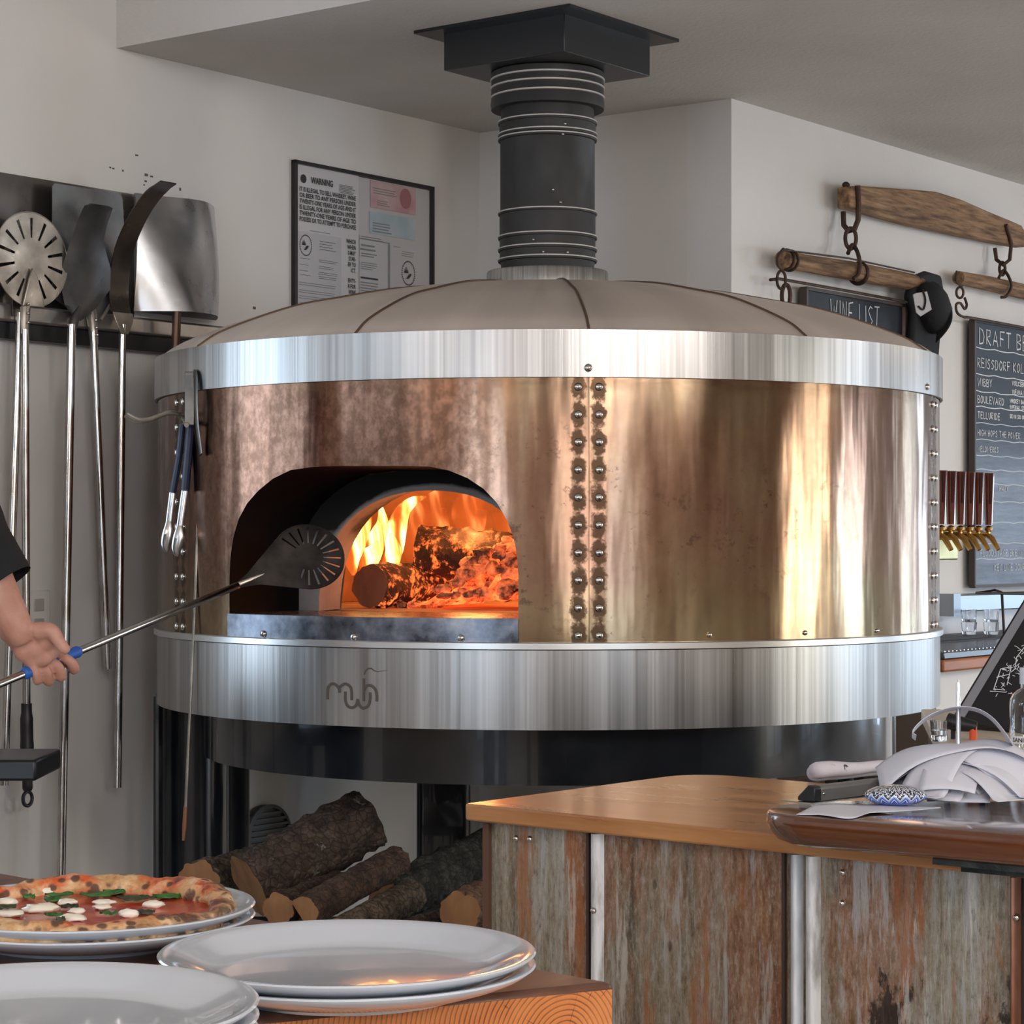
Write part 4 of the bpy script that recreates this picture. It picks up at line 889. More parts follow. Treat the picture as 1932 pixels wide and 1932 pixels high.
Y3 = thing('singletree', 'small wooden harness bar hanging right, above the beer board', 'yoke', RP(1880, 560), 'old harness yokes on the right wall')
MB().tube([RP(x, y, .055) for x, y in ((1808, 524), (1870, 536), (1930, 550), (2080, 585))], [.022, .025, .026, .026], 18).build('beam', yw, Y3)
MB().tube(smoothpts([RP(1884, 525, .07), RP(1893, 510, .065), RP(1903, 522, .085), RP(1908, 540, .09), RP(1900, 558, .085), RP(1888, 561, .07)], 4), .0052, 8).build('iron_loop', rustiron, Y3)
MB().tube(smoothpts([RP(1805, 512, .08), RP(1803, 530, .085), RP(1815, 540, .08)], 4), .004, 8).build('iron_hook', rustiron, Y3)
ringlink(MB(), RP(1811, 552, .06), .012, .018, .0042, EU*.5+EV*.8, EZ).build('chain_link', rustiron, Y3)
MB().tube(smoothpts([RP(1820, 562, .06), RP(1824, 575, .06), RP(1820, 583, .06), RP(1812, 572, .06), RP(1804, 575, .06), RP(1806, 590, .06), RP(1818, 598, .06), RP(1835, 600, .06), RP(1932, 618, .06), RP(1990, 630, .06)], 4), .0045, 8).build('iron_rod', rustiron, Y3)
def slate(name, c1, c2, glare):
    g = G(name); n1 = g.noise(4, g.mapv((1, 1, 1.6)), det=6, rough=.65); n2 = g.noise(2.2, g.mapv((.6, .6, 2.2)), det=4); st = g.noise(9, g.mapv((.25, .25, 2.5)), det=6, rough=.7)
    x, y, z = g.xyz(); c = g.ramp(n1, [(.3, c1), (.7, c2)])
    if glare: c = g.mix(g.math('MULTIPLY', g.mr(z, .56, .34, 0, 1, True), g.mr(st, .35, .62, .5, .95)), c, (.27, .33, .43))  # pale blue window glare painted into the lower part of the board
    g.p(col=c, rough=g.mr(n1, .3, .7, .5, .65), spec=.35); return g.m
# wine board
wb = thing('wine_chalkboard', 'chalkboard reading wine list, mostly hidden behind the oven dome', 'chalkboard', RP(1610, 700, .03))
a, b = RP(1515, 546, .03), RP(1705, 574, .03); zt = a.z; wu0, wu1 = (a-CRN).dot(EU), (b-CRN).dot(EU)
MB().uvbox(wu0, wu1, .925, .935, zt-.42, zt).build('slate', slate('slate_dark', (.008, .011, .016), (.022, .030, .042), False), wb)
fbm = M('board_frame', (.05, .035, .028), .5)
MB().uvbox(wu0-.004, wu0+.006, .92, .945, zt-.43, zt+.006).build('frame_bar', fbm, wb)
MB().uvbox(wu1-.02, wu1, .92, .945, zt-.43, zt+.006).build('frame_bar', M('frame_tan', (.30, .22, .17), .5), wb)
MB().uvbox(wu0, wu1, .92, .945, zt-.002, zt+.008).build('frame_bar', fbm, wb)
MB().tube([RP(1453, 528, .06), RP(1470, 526, .06), RP(1600, 549, .06), RP(1733, 574, .06)], .0045, 8).build('hanging_rod', rustiron, wb)
cm = MB(); up = EZ; org = RP(1567, 604, .0362); k = (RP(1663, 612, .0362)-org).dot(EU)
L = chalk(MB(), 'WINE LIST', V((0, 0, 0)), EU, EZ, .062, .0022, nrm=EV); cm2 = MB()
chalk(cm2, 'WINE LIST', V((0, 0, 0)), EU, EZ, .062, .0022, nrm=EV)
cm.add([org+EU*(v.dot(EU)*k/L)+EZ*v.z+EV*v.dot(EV)-EZ*(.0) for v in cm2.v], cm2.f)
cm.build('chalk_lettering', chalkm, wb)
# black cap and apron hanging on the hook
ap = MB(); ap.prism([RP(x, y, .05) for x, y in ((1702, 560), (1712, 522), (1735, 512), (1762, 520), (1772, 575), (1762, 620), (1757, 680), (1705, 680), (1708, 620), (1710, 590))], EV*.03)
ap.build('apron', cloth_black, label='black cloth apron hanging below the cap, behind the oven band', cat='apron', bev=.012)
cp = thing('baseball_cap', 'black cap with a white front patch hanging on the wall hook', 'cap', RP(1760, 650, .09))
cc_ = RP(1755, 580, .10); dn = (EV*.9-EZ*.35).normalized(); lt = (EU*.7-EZ*.7).normalized(); nn_ = dn.cross(lt)
MB().ball(cc_+EU*.02, (.075, .055, .085), 22, 12, ax=(EU, EV, (EZ*.95+EU*-.3).normalized()), nz=.08).build('crown', cloth_black, cp)
MB().grid(lambda s, t: RP(1770+26*sin(pi*s)*t+(s-.5)*-10, 552+95*s, .11+.05*sin(pi*s)*t), 14, 6).build('brim', cloth_black, cp).modifiers.new('t', 'SOLIDIFY').thickness = .004
MB().prism([RP(x, y, .166) for x, y in ((1722, 556), (1728, 553), (1748, 550), (1757, 584), (1736, 597), (1728, 590))], EV*.002).build('patch', M('patch_white', (.42, .40, .40), .8), cp)
MB().tube(smoothpts([RP(x, y, .172) for x, y in ((1740, 545), (1746, 565), (1742, 584), (1733, 578))], 4), .003, 6).build('patch_stitching', cloth_black, cp)
# beer board
db = thing('beer_chalkboard', 'tall blue-grey chalkboard listing draft beers at the right edge', 'chalkboard', RP(1900, 1110, .03))
a = RP(1834, 604, .03); c_ = RP(1834, 1106, .03); bu = (a-CRN).dot(EU); zt, zb = a.z, c_.z; bu1 = bu+.85
db.location = UV(bu+.4, .93, zb)
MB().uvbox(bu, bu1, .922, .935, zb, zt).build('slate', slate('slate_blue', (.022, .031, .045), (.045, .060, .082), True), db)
for q_ in ((bu-.004, bu+.006, zb, zt), (bu, bu1, zb-.006, zb+.004), (bu, bu1, zt-.006, zt+.006)): MB().uvbox(q_[0], q_[1], .92, .942, q_[2], q_[3]).build('frame_bar', fbm, db)
cm = MB(); fd = MB(); B0 = UV(bu, .9357, 0)
def dz(y): return 1.4-(y-HY)/F*a.y
def line(y, mb=cm): mb.tube([B0+EU*(.012+.05*i)+EZ*(dz(y)+.0025*sin(i*2.1+y)) for i in range(17)], .0016, 5, up=EV, flat=(.4, 1))
for y in (655, 705, 737, 766): line(y)
for y in (797, 828, 858, 885, 912, 945, 985, 1025, 1055): line(y, fd)
for y, x, s, h, mb in ((647, .045, 'DRAFT BEERS', .052, cm), (692, .03, 'REISSDORF KOLSCH 4.8', .032, cm), (727, .03, 'WIBBY', .026, cm), (718, .30, 'VOLKSBIER', .016, cm), (735, .30, 'VIENNA LAGER 5', .016, cm), (759, .03, 'BOULEVARD', .024, cm), (752, .28, 'WHISKEY BARREL', .013, cm), (764, .28, 'IMPERIAL STOUT', .013, cm), (788, .03, 'TELLURIDE', .022, cm), (782, .28, 'SKI IN SKI OUT', .013, cm), (821, .03, 'HIGH HOPS THE POWER', .020, fd), (851, .03, 'WELDWERKS', .018, fd), (925, .2, 'HAZY', .018, fd), (1050, .05, 'FLOODSTAGE BREWING', .022, fd), (1078, .16, 'KEY LIME SOUR', .022, fd)):
    chalk(mb, s, B0+EU*x+EZ*dz(y), EU, EZ, h, .0019 if h < .04 else .0026, sp=.35, nrm=EV, ws=.95)
cm.build('chalk_lettering', chalkm, db); fd.build('faded_chalk_lettering', chalkd, db)
# back bar counter along the right wall
bb = thing('back_bar', 'grey back bar cabinet with thick red-brown wooden edge behind the oven', 'counter', UV(1.5, 1.15, 0)); BG = .905
MB().uvbox(.25, 3.6, BG, 1.433, 1.038, 1.072).build('counter_top', backwood, bb, bev=.006)
MB().uvbox(.27, 3.6, BG, 1.39, 0, 1.038).build('cabinet', M('pale_laminate', (.62, .60, .57), .5), bb)
MB().uvbox(.248, .27, BG, 1.40, 0, 1.037).build('end_panel', M('brown_panel', (.16, .125, .10), .5), bb)
MB().uvbox(.25, 3.6, .905, .93, 1.072, 1.168).build('splash_panel', M('splash_white', (.66, .65, .66), .3), bb)
# drip tray, mat
dt = thing('drip_tray', 'steel drip tray with slotted grille under the beer taps', 'drip tray', UV(1, 1.3, 1.072))
MB().uvbox(.27, 1.9, 1.17, 1.425, 1.0725, 1.092).build('tray', M('tray_steel', (.16, .17, .18), .3, .9), dt, bev=.003)
mb = MB()
for i in range(64): mb.uvbox(.30+i*.0245, .308+i*.0245, 1.185, 1.41, 1.092, 1.0945)
mb.build('grille', steel, dt)
MB().uvbox(.27, 2.4, .935, 1.16, 1.0725, 1.10).build('bar_mat', blackplastic, label='black rubber bar mat behind the drip tray', cat='bar mat', bev=.004)
# stacked glasses
glassm = G('clear_glass'); glassm.p(col=(.95, .97, 1), rough=.02, trans=1., ior=1.45); glassm = glassm.m
def tumbler(root_name, label, cat, p, r, h, group=None, th=.0025):
    prof = [(.001, 0), (r*.86, 0), (r*.9, .004), (r, h), (r-th, h), (r*.86-th, .010), (.001, .009)]
    o = MB().lathe(prof, p, 24).build(root_name, glassm, label=label, cat=cat, group=group, origin=p); return o
for k, (x, w_) in enumerate(((1828, 'left'), (1870, 'right'))):
    p = hitz(x, 1197, 1.101)
    d_ = 4300/6.9
    for j in range(2):
        h = .040
        tumbler('glass_tumbler', ('lower' if j == 0 else 'upper')+' clear tumbler in the '+w_+' stack on the black bar mat', 'glass', V((p.x, p.y, 1.101+j*.0402)), .026, h, 'tumblers stacked on the back bar', .003)
# steel rail shelf on the wall and wire stand
q = thing('steel_shelf', 'pale steel shelf channel on the wall above the stacked glasses', 'shelf', RP(1850, 1155, .05))
z0 = 1.4-(1158-HY)/F*7.2; MB().uvbox((RP(1778, 1150)-CRN).dot(EU)+.0, 3.4, .9, 1.0, z0, z0+.055).build('channel', M('shelf_steel', (.42, .47, .52), .35, .8), q, bev=.004)
MB().uvbox((RP(1778, 1150)-CRN).dot(EU)-.02, (RP(1778, 1150)-CRN).dot(EU)+.03, .9, 1.01, z0-.012, z0+.06).build('end_bracket', M('bracket_steel', (.35, .38, .42), .4, .9), q)
q = thing('wire_stand', 'thin bent dark wire stand at right of the stacked glasses', 'wire stand', hitz(1895, 1204, 1.10))
p = hitz(1895, 1204, 1.10); zt = 1.4-(1117-HY)/F*p.y
MB().tube([p, V((p.x-.008, p.y, zt)), V((p.x-.03, p.y, zt+.006)), V((p.x-.10, p.y-.05, zt-.002)), V((p.x+.25, p.y-.08, zt-.006))], .0045, 8).build('wire', M('wire_dark', (.06, .06, .06), .4, .8), q)
# beer taps
tr_ = thing('tap_rail', 'brass drip rail on the wall that carries the row of beer taps', 'tap rail', RP(1810, 1060, .1))
u0, u1 = (RP(1730, 1000, .2)-CRN).dot(EU), (RP(1836, 1000, .2)-CRN).dot(EU)
MB().uvbox(u0, u1+.06, .9, 1.02, 1.4-(1058-HY)/F*6.9, 1.4-(1016-HY)/F*6.9).build('brass_plate', M('dull_brass', (.42, .36, .16), .3, .9, c2=(.55, .48, .26), ns=10), tr_, bev=.004)
MB().tube([UV(u0, 1.06, 1.4-(1006-HY)/F*6.8), UV((RP(1865, 1000, .2)-CRN).dot(EU)+.02, 1.06, 1.4-(1006-HY)/F*6.8)], .016, 12).build('brass_pipe', brass, tr_)
handm = M('glossy_mahogany', (.09, .018, .010), .12, 0, c2=(.15, .035, .02), ns=10, coat=1.)
names = ['fifth beer tap from the right, partly hidden by oven', 'fourth beer tap from the right end', 'third beer tap from the right end', 'second beer tap from the right end', 'rightmost beer tap of the row, nearest the beer board']
xs = [1776, 1794, 1812, 1829, 1846, 1865]
lab = ['leftmost brown-handled beer tap, tucked against the oven side', 'brown-handled beer tap, second from the oven side', 'brown-handled beer tap, third from the oven side', 'brown-handled beer tap, third from the right end', 'brown-handled beer tap, second from the right end', 'rightmost brown-handled beer tap, nearest the beer board']
zh0 = 0
tx0 = RP(xs[0], 990, .2); proto = thing('beer_tap', lab[0], 'beer tap', tx0, 'beer taps on the back bar')
def mz(y): return 1.4-(y-HY)/F*6.75
A_ = (EU*.70-EV*.0).normalized()
def tap(root, c):
    mb = MB(); Xv, Yv = (EU*.8+EV*.6).normalized(), (EV*.8-EU*.6).normalized()
    def sq(z, w, d): return [c+Xv*(w*sx)+Yv*(d*sy)+EZ*(z-c.z) for sx, sy in ((-1, -.6), (-.6, -1), (.6, -1), (1, -.6), (1, .6), (.6, 1), (-.6, 1), (-1, .6))]
    top = sq(mz(882), .017, .014); bot_ = sq(mz(988), .0105, .009); mb.prism(bot_, (0, 0, 0), top); mb.build('tap_handle', handm, root, sharp=20)
    MB().prism([c+Xv*(s*w)+Yv*(.0135 if z < 950 else .0108)+EZ*(mz(z)-c.z) for s, w, z in ((-1, .002, 945), (1, .002, 945), (1, .006, 884), (-1, .006, 884))], Yv*.0012).build('handle_inlay', M('dark_inlay', (.035, .008, .006), .15), root) if root == proto else None
    MB().lathe([(.001, 0), (.008, 0), (.009, .006), (.006, .010), (.006, .016), (.012, .020), (.013, .030), (.008, .034), (.001, .036)], c+EZ*(mz(1012)-c.z), 12).build('collar', brass, root)
    b_ = c+EZ*(mz(1008)-c.z)
    MB().tube([b_-EV*.14, b_], .010, 10).build('shank', brass, root)
    MB().tube([b_-EV*.005, b_+EV*.012-EZ*.012, b_+EV*.034-EZ*.048], [.010, .010, .0075], 12).build('spout', brass, root)
tap(proto, tx0)
for i in range(1, 6):
    c = copytree(proto); c.location = RP(xs[i], 990, .2); c.location.z = proto.location.z; c['label'] = lab[i]
# ---------- tan work counter with the things on it ----------
tc = thing('work_counter', 'tan topped work counter with brown side behind the paper pile', 'counter', (1.1, 4.0, 0))
pA, pB = V((.806, 4.49, 0)), V((.655, 3.42, 0)); dr = EV
poly = [pA, pB, pB+V((1.0, -.02, 0)), pA+V((1.0, -.02, 0))]
MB().prism([p+EZ*1.045 for p in poly], EZ*.025).build('counter_top', tanlam, tc, bev=.003)
MB().prism([p+V((.012, .01 if i in (1, 2) else -.01, 0)) for i, p in enumerate(poly)], EZ*1.045).build('cabinet', M('brown_cabinet', (.12, .095, .075), .5), tc)
p = hitz(1772, 1398, 1.07)
tumbler('small_glass', 'small clear glass on the tan counter left of the receipt spike', 'glass', p, .0150, .034)
MB().lathe([(.001, .002), (.0115, .002), (.0125, .018), (.001, .018)], p, 20).build('glass_water', glassm, bpy.data.objects['small_glass'])
q = thing('squeeze_bottle', 'black bottle with orange cap on the tan counter under the curled receipt', 'bottle', hitz(1820, 1395, 1.07))
p = hitz(1836, 1396, 1.07); MB().lathe([(.001, 0), (.0065, 0), (.0065, .022), (.001, .024)], p, 14).build('orange_cap', M('orange_cap', (.75, .10, .02), .4), q)
MB().tube([p+V((-.038, .02, .030)), p+V((-.02, .01, .026)), p+V((.006, 0, .022))], [.014, .013, .009], 12).build('bottle_body', blackplastic, q)
MB().tube([p+V((-.030, .018, 0)), p+V((-.030, .018, .02))], .004, 8).build('rest', blackplastic, q)
# tilted black sign with grey border
sg = thing('tilted_sign', 'black panel with grey border and chalk scribbles, leaning at right edge', 'sign', hitz(1850, 1374, 1.07))
d0 = 4.0; BLc = W(1799, 1352, d0); BLc = hitz(1800, 1375, 1.0705); Xd = V((.80, -.45, .0)).normalized(); Ud = None
P0 = W(1797, 1354, 4.03); P1 = W(1975, 1060, 4.25); P2 = W(1905, 1378, 3.93)
e1 = (P1-P0); e2 = (P2-P0)*1.25; nn3 = e2.cross(e1).normalized()
MB().prism([P0, P0+e2, P0+e2+e1, P0+e1], -nn3*.02).build('panel', M('sign_black', (.012, .011, .013), .3), sg)
e1n, e2n = e1.normalized(), e2.normalized()
MB().prism([P0+nn3*.0005+e2n*.006, P0+nn3*.0005+e2n*.025, P0+e1+nn3*.0005+e2n*.025, P0+e1+nn3*.0005+e2n*.006], nn3*.0015).build('grey_border', M('sign_grey', (.28, .28, .30), .4), sg)
MB().prism([P0-nn3*.02, P0+e2-nn3*.02, P0+e2-nn3*.06-EZ*(P0.z-1.07)*.5, P0-nn3*.06], -nn3*.01).build('stand', black, sg)
cm = MB(); rr_ = random.Random(11)
def sp(px, py): return hitp(px, py, P0+nn3*.001, nn3)
for cxp, cyp, w_, h_, n_ in ((1898, 1285, 20, 24, 26), (1925, 1235, 10, 24, 12)):
    for i in range(n_):
        x, y = cxp+rr_.uniform(-w_, w_)-(0), cyp+rr_.uniform(-h_, h_); x += -(y-cyp)*.5
        pts = [(x, y)]
        for k in range(rr_.randint(1, 3)): pts.append((pts[-1][0]+rr_.uniform(-7, 7), pts[-1][1]+rr_.uniform(-6, 6)))
        cm.tube([sp(*q_) for q_ in pts], .0007, 4, up=nn3)
for (x0, y0, x1, y1) in ((1918, 1240, 1932, 1222), (1918, 1240, 1915, 1262), (1932, 1222, 1946, 1224), (1915, 1262, 1908, 1268), (1946, 1224, 1930, 1262), (1875, 1300, 1888, 1262), (1888, 1262, 1908, 1258), (1908, 1258, 1900, 1292), (1875, 1300, 1896, 1302), (1868, 1304, 1898, 1306), (1880, 1278, 1905, 1272)):
    cm.tube([sp(x0, y0), sp(x1, y1)], .0009, 4, up=nn3)
cm.build('chalk_scribble', chalkm, sg)
# clear bottle labelled SANI
bt = thing('sanitizer_bottle', 'clear plastic bottle with a small white printed label at the right edge', 'bottle', hitz(1937, 1420, 1.07))
p = hitz(1937, 1420, 1.07); s_ = p.y/4300
prof = [(.001, 0), (.029, 0), (.031, .004), (.031, .082), (.030, .092), (.025, .102), (.017, .109), (.011, .112), (.011, .122)]
prof = [(r*32*s_/.031, z*(132*s_)/.122) for r, z in prof]; inner = [(max(.001, r-.0012), z) for r, z in prof[::-1][:-1]]+[(.001, .002)]
MB().lathe(prof+inner, p, 32).build('bottle_body', glassm, bt)
H_ = 132*s_
MB().lathe([(.001, H_-.002), (.011, H_-.002), (.011, H_+.024), (.001, H_+.024)], p, 20).build('white_cap', white_cer, bt)
zb_ = p.z+(1420-1400)*s_; R_ = 32*s_+.0006
lbm = MB().grid(lambda s, t: p+V((R_*sin(-1.35+1.5*s), -R_*cos(-1.35+1.5*s), (1420-1401)*s_+14*s_*t)), 16, 1).build('label_sticker', M('label_white', (.75, .75, .78), .6), bt)
vs, fs = textmesh('  SANI', 11*s_, .0002, cw=1.0); MB().add([p+V(((R_+.0005)*sin(-1.28+v[0]/R_), -(R_+.0005)*cos(-1.28+v[0]/R_), (1420-1398)*s_+v[1])) for v in vs], fs).build('label_print', inkm, bt, flat=True)
# ---------- bar counter clad in old tin ----------
A = V((-.061, 2.873, 0)); BV = V((.351, -.293, 0)).normalized(); BU = V((-BV.y, BV.x, 0))
bar = thing('bar_counter', 'service counter with honey wood top and rusty tin-clad front', 'counter', A+BV*.6+BU*.26)
def BP(v, u, z=0): return A+BV*v+BU*u+EZ*z
cr = []; R_ = .07
for k in range(7): t = pi/2*k/6; cr.append(BP(R_-R_*sin(t+0), .50-R_+R_*cos(t) if False else .50-R_+R_*cos(t), 0))
cr = [BP(R_-R_*cos(pi/2*k/6), .50-R_+R_*sin(pi/2*k/6)) for k in range(7)]
def slab(z0, z1): return [BP(.004, 0, z0), BP(0, .004, z0)]+[p+EZ*z0 for p in cr]+[BP(1.6, .50, z0), BP(1.6, 0, z0)]
MB().prism(slab(1.049, 1.07), EZ*.021).build('counter_top', lightwood, bar, bev=.004)
FI = .022
MB().prism([BP(.03, FI+.01), BP(.03, .46), BP(1.56, .46), BP(1.56, FI+.01)], EZ*1.048).build('cabinet', M('cabinet_dark', (.05, .035, .025), .7), bar)
fp0 = BP(0, FI)
def fx(px): return (hitp(px, 1750, fp0, BU)-A).dot(BV)
vs_ = [fx(917), fx(1115), fx(1481), fx(1908)]
def sheetf(v0, v1, m, amp, label, rib):
    mb = MB(); n = 40
    def f(s, t):
        v = v0+(v1-v0)*s; e = 0
        if rib and s < .085: e = .009*sin(pi*s/.085)
        e += amp*sin(s*pi*3.0); return BP(v, FI+.006-e-.002, 1.048*t)
    mb.grid(f, n, 2); mb.grid(lambda s, t: f(s, t)+BU*.0015, n, 2)
    return mb.build('tin_sheet', m, bar, label=label, sharp=60)
sheetf(vs_[0], vs_[1]+.003, rustA, .001, 'grey-brown tin sheet at the left end of the counter front', False)
sheetf(vs_[1], vs_[2]+.003, rustB, .001, 'rust-streaked tin sheet in the middle of the counter front', False)
sheetf(vs_[2], vs_[3], rustC, .0012, 'heavily rusted peeling tin sheet at the right of the counter front', False)
def rib(v, w, m):
    MB().grid(lambda s, t: BP(v+w*s, FI+.003-.010*sin(pi*s), 1.046*t), 12, 2).build('rolled_rib', m, bar, label=None)
rib(vs_[1]-.002, .020, ribm); rib(vs_[2]+.006, .017, M('zinc_rib', (.34, .36, .38), .4, .5, c2=(.62, .64, .66), ns=30, st=(1, 1, .3))); rib(vs_[2]+.026, .020, ribm)
rib(vs_[3]-.002, .012, M('copper_rib', (.22, .08, .04), .4, .7, c2=(.42, .24, .18), ns=20, st=(1, 1, .3)))
for a in (vs_[1]-.005, vs_[2]-.002): MB().prism([BP(a-.002, FI-.001), BP(a+.002, FI-.001), BP(a+.002, FI+.004), BP(a-.002, FI+.004)], EZ*1.046).build('sheet_edge', M('edge_dark', (.04, .022, .015), .6), bar)
for x, y in ((974, 1582), (1000, 1583), (1120, 1718), (1918, 1731), (1590, 1646), (1589, 1704)): p = hitp(x, y, BP(0, FI-.006), BU); MB().ball(p, .0042, 10, 6).build('screw', rivetm, bar)
MB().prism([BP(vs_[0]-.004, FI-.002), BP(vs_[0]+.006, FI-.002), BP(vs_[0]+.006, FI+.02), BP(vs_[0]-.004, FI+.02)], EZ*1.044).build('sheet_edge', M('edge_rust', (.10, .045, .025), .6), bar)
MB().prism([BP(vs_[3]+.012, FI+.03), BP(1.57, FI+.03), BP(1.57, FI+.04), BP(vs_[3]+.012, FI+.04)], EZ*1.044).build('dark_end', black, bar)
# walnut slab bolted on top, overhanging the front
ZS = 1.105
q0 = hitz(1500, 1541, ZS); sv = EV
ws = thing('walnut_slab', 'thick glossy dark walnut bar slab with rounded left end on the counter', 'bar slab', q0+sv*.4)
def SP(v, u): return V((q0.x, q0.y, 0))+EV*v+EU*u
tl = [(0, 0), (-.028, .010), (-.052, .030), (-.066, .056), (-.070, .085), (-.064, .115), (-.050, .145), (-.025, .175), (.03, .215), (.10, .26), (.18, .33), (.24, .40), (.27, .50), (.27, .78)]
tl = smoothpts([(a, b, 0) for a, b in tl], 4)
po = [SP(p.x, p.y) for p in tl]+[SP(1.6, .78), SP(1.6, 0)]
def inset(po, d):
    c = sum(po, V())/len(po); out = []; n = len(po)
    for i in range(n):
        e1 = (po[i]-po[i-1]).normalized(); e2 = (po[(i+1) % n]-po[i]).normalized(); nn = V((e1.y+e2.y, -(e1.x+e2.x), 0)).normalized()
        if nn.dot(c-po[i]) < 0 and False: nn = -nn
        out.append(po[i]+nn*d)
    return out
mb = MB(); n = len(po); rings = [(ZS-.003, .004, 0), (ZS, .0, .003), (ZS-.006, .0, 0), (ZS-.018, .003, 0), (ZS-.030, .014, 0), (1.0705, .026, 0)]
lev = [(ZS, .005), (ZS-.001, .002), (ZS-.004, 0), (ZS-.012, 0), (ZS-.022, .004), (ZS-.030, .011), (1.0706, .022)]
sgn = 1
test = inset(po, .01); ar = lambda P: sum(P[i].x*P[(i+1) % len(P)].y-P[(i+1) % len(P)].x*P[i].y for i in range(len(P)))
sgn = 1 if abs(ar(test)) < abs(ar(po)) else -1
for z, d in lev: mb.v += [p+EZ*z for p in inset(po, d*sgn)]
for k in range(len(lev)-1): mb.f += [(k*n+i, k*n+(i+1) % n, (k+1)*n+(i+1) % n, (k+1)*n+i) for i in range(n)]
mb.f += [tuple(range(n)), tuple(range((len(lev)-1)*n, len(lev)*n))]
mb.build('slab_top', walnut, ws, sharp=50)
iron = M('flaking_black_iron', (.012, .016, .016), .45, .4, c2=(.05, .055, .052), ns=25, bump=.6, bs=50, lo=.4, hi=.7)
MB().prism([SP(.17, .026), SP(1.5, .026), SP(1.5, .034), SP(.17, .034)], EZ*.001, None) if False else None
def isl(v0, v1, u0, u1, z0, z1, nm): MB().prism([SP(v0, u0)+EZ*z0, SP(v1, u0)+EZ*z0, SP(v1, u1)+EZ*z0, SP(v0, u1)+EZ*z0], EZ*(z1-z0)).build(nm, iron, ws)
isl(.15, 1.5, .024, .080, 1.064, 1.0702, 'support_iron'); isl(.16, 1.5, .070, .080, 1.052, 1.064, 'support_iron')
# ---------- things on the slab ----------
def sl(px, py): return hitz(px, py, ZS)
pp_ = [(1503, 1538), (1520, 1526), (1540, 1521), (1640, 1521), (1700, 1524), (1775, 1526), (1740, 1531), (1690, 1534), (1640, 1537), (1614, 1543)]
def sheetpaper(nm, label, cat, fn, nu=14, nv=8, group=None, m=paper, th=.0004):
    mb = MB(); mb.grid(fn, nu, nv); o = mb.build(nm, m, label=label, cat=cat, group=group); md = o.modifiers.new('t', 'SOLIDIFY'); md.thickness = th; md.offset = 0; return o
c00, c10, c01, c11 = sl(1503, 1540), sl(1775, 1527), sl(1540, 1520), sl(1700, 1522)
f0_ = [(1502, 1539), (1545, 1541), (1588, 1547), (1612, 1546), (1640, 1538), (1700, 1533), (1775, 1527)]; b0_ = [(1538, 1521), (1570, 1520), (1600, 1520), (1640, 1520), (1680, 1521), (1720, 1523), (1774, 1526)]
def pfn(s, t):
    i = min(5, int(s*6)); k = s*6-i
    def L(a): x = a[i][0]+(a[i+1][0]-a[i][0])*k; y = a[i][1]+(a[i+1][1]-a[i][1])*k; return V(sl(x, y))
    F_, B_ = L(f0_), L(b0_); p = B_+(F_-B_)*t; over = max(0, -(p-q0).dot(EU)); p += EU*over*.5
    p.z = ZS+.0012-over*1.5+.0012*sin(s*7)**2; return p
sheetpaper('receipt_sheet', 'white paper slip under the painted stone, one corner drooping over the slab edge', 'paper', pfn, 30, 8)
rc = sl(1690, 1522)
st_ = G('painted_stone'); x, y, z = st_.xyz(); a = st_.math('ARCTAN2', x, y); r_ = st_.math('SQRT', st_.math('ADD', st_.math('MULTIPLY', x, x), st_.math('MULTIPLY', y, y)))
zig = st_.math('PINGPONG', st_.math('MULTIPLY', a, 14/(2*pi)), .5)
rz_ = st_.math('ADD', st_.math('MULTIPLY', r_, 1/.034), st_.math('MULTIPLY', st_.math('SUBTRACT', zig, .25), -.34))
zl_ = st_.math('ADD', st_.math('MULTIPLY', z, 1/.022), st_.math('MULTIPLY', zig, -.62))
bandw = st_.math('PINGPONG', st_.math('MULTIPLY', zl_, 4.2), .5)
dots = st_.vor(520)
wht = st_.math('MAXIMUM', st_.mr(bandw, .36, .42), st_.math('MULTIPLY', st_.mr(dots, .42, .30), st_.mr(z, .010, .013)))
blu_ = st_.ramp(zl_, [(.0, (.02, .07, .50)), (.18, (.015, .05, .36)), (.30, (.30, .48, .85)), (.38, (.015, .02, .07)), (.7, (.01, .015, .05))])
c = st_.mix(st_.math('MULTIPLY', wht, st_.mr(z, .004, .006)), blu_, (.78, .80, .82)); st_.p(col=c, rough=.18, coat=.7)
MB().ball(rc+EZ*.0128, (.0345, .029, .0115), 40, 20).build('painted_stone', st_.m, label='blue painted stone with white dotted zigzag pattern lying on the paper slip', cat='stone', origin=rc+EZ*.0013)
# ticket holder
h0, h1 = sl(1524, 1514), sl(1712, 1491); hd = (h1-h0); hd.z = 0; hd.normalize(); hp = V((-hd.y, hd.x, 0))
th_ = thing('ticket_rail', 'grey metal ticket rail with black end cap behind the painted stone', 'ticket rail', h0+EZ*.0005)
pr = lambda p, k=1: [p+hp*-.011*k+EZ*.0015, p+hp*-.0115*k+EZ*.0155*k, p+hp*-.009*k+EZ*.0185*k, p+hp*-.002*k+EZ*.0195*k, p+hp*.013*k+EZ*.006, p+hp*.013*k+EZ*.0015]
def rail(p, L_, m, nm, k=1): MB().prism(pr(p, k), hd*L_).build(nm, m, th_, bev=.001)
rail(h0+hd*.010, .125, M('rail_grey', (.20, .20, .19), .35, .6), 'rail_body'); rail(h0-hd*.002, .0125, blackplastic, 'end_cap', 1.02)
MB().prism([h0-hd*.012+hp*.030, h0-hd*.010-hp*.013, h0+hd*.13-hp*.013, h0+hd*.13+hp*.03], EZ*.0012).build('base_plate', steel, th_)
MB().ball(h0+hd*.014-hp*.0118+EZ*.010, .0018, 8, 6).build('screw', rivetm, th_)
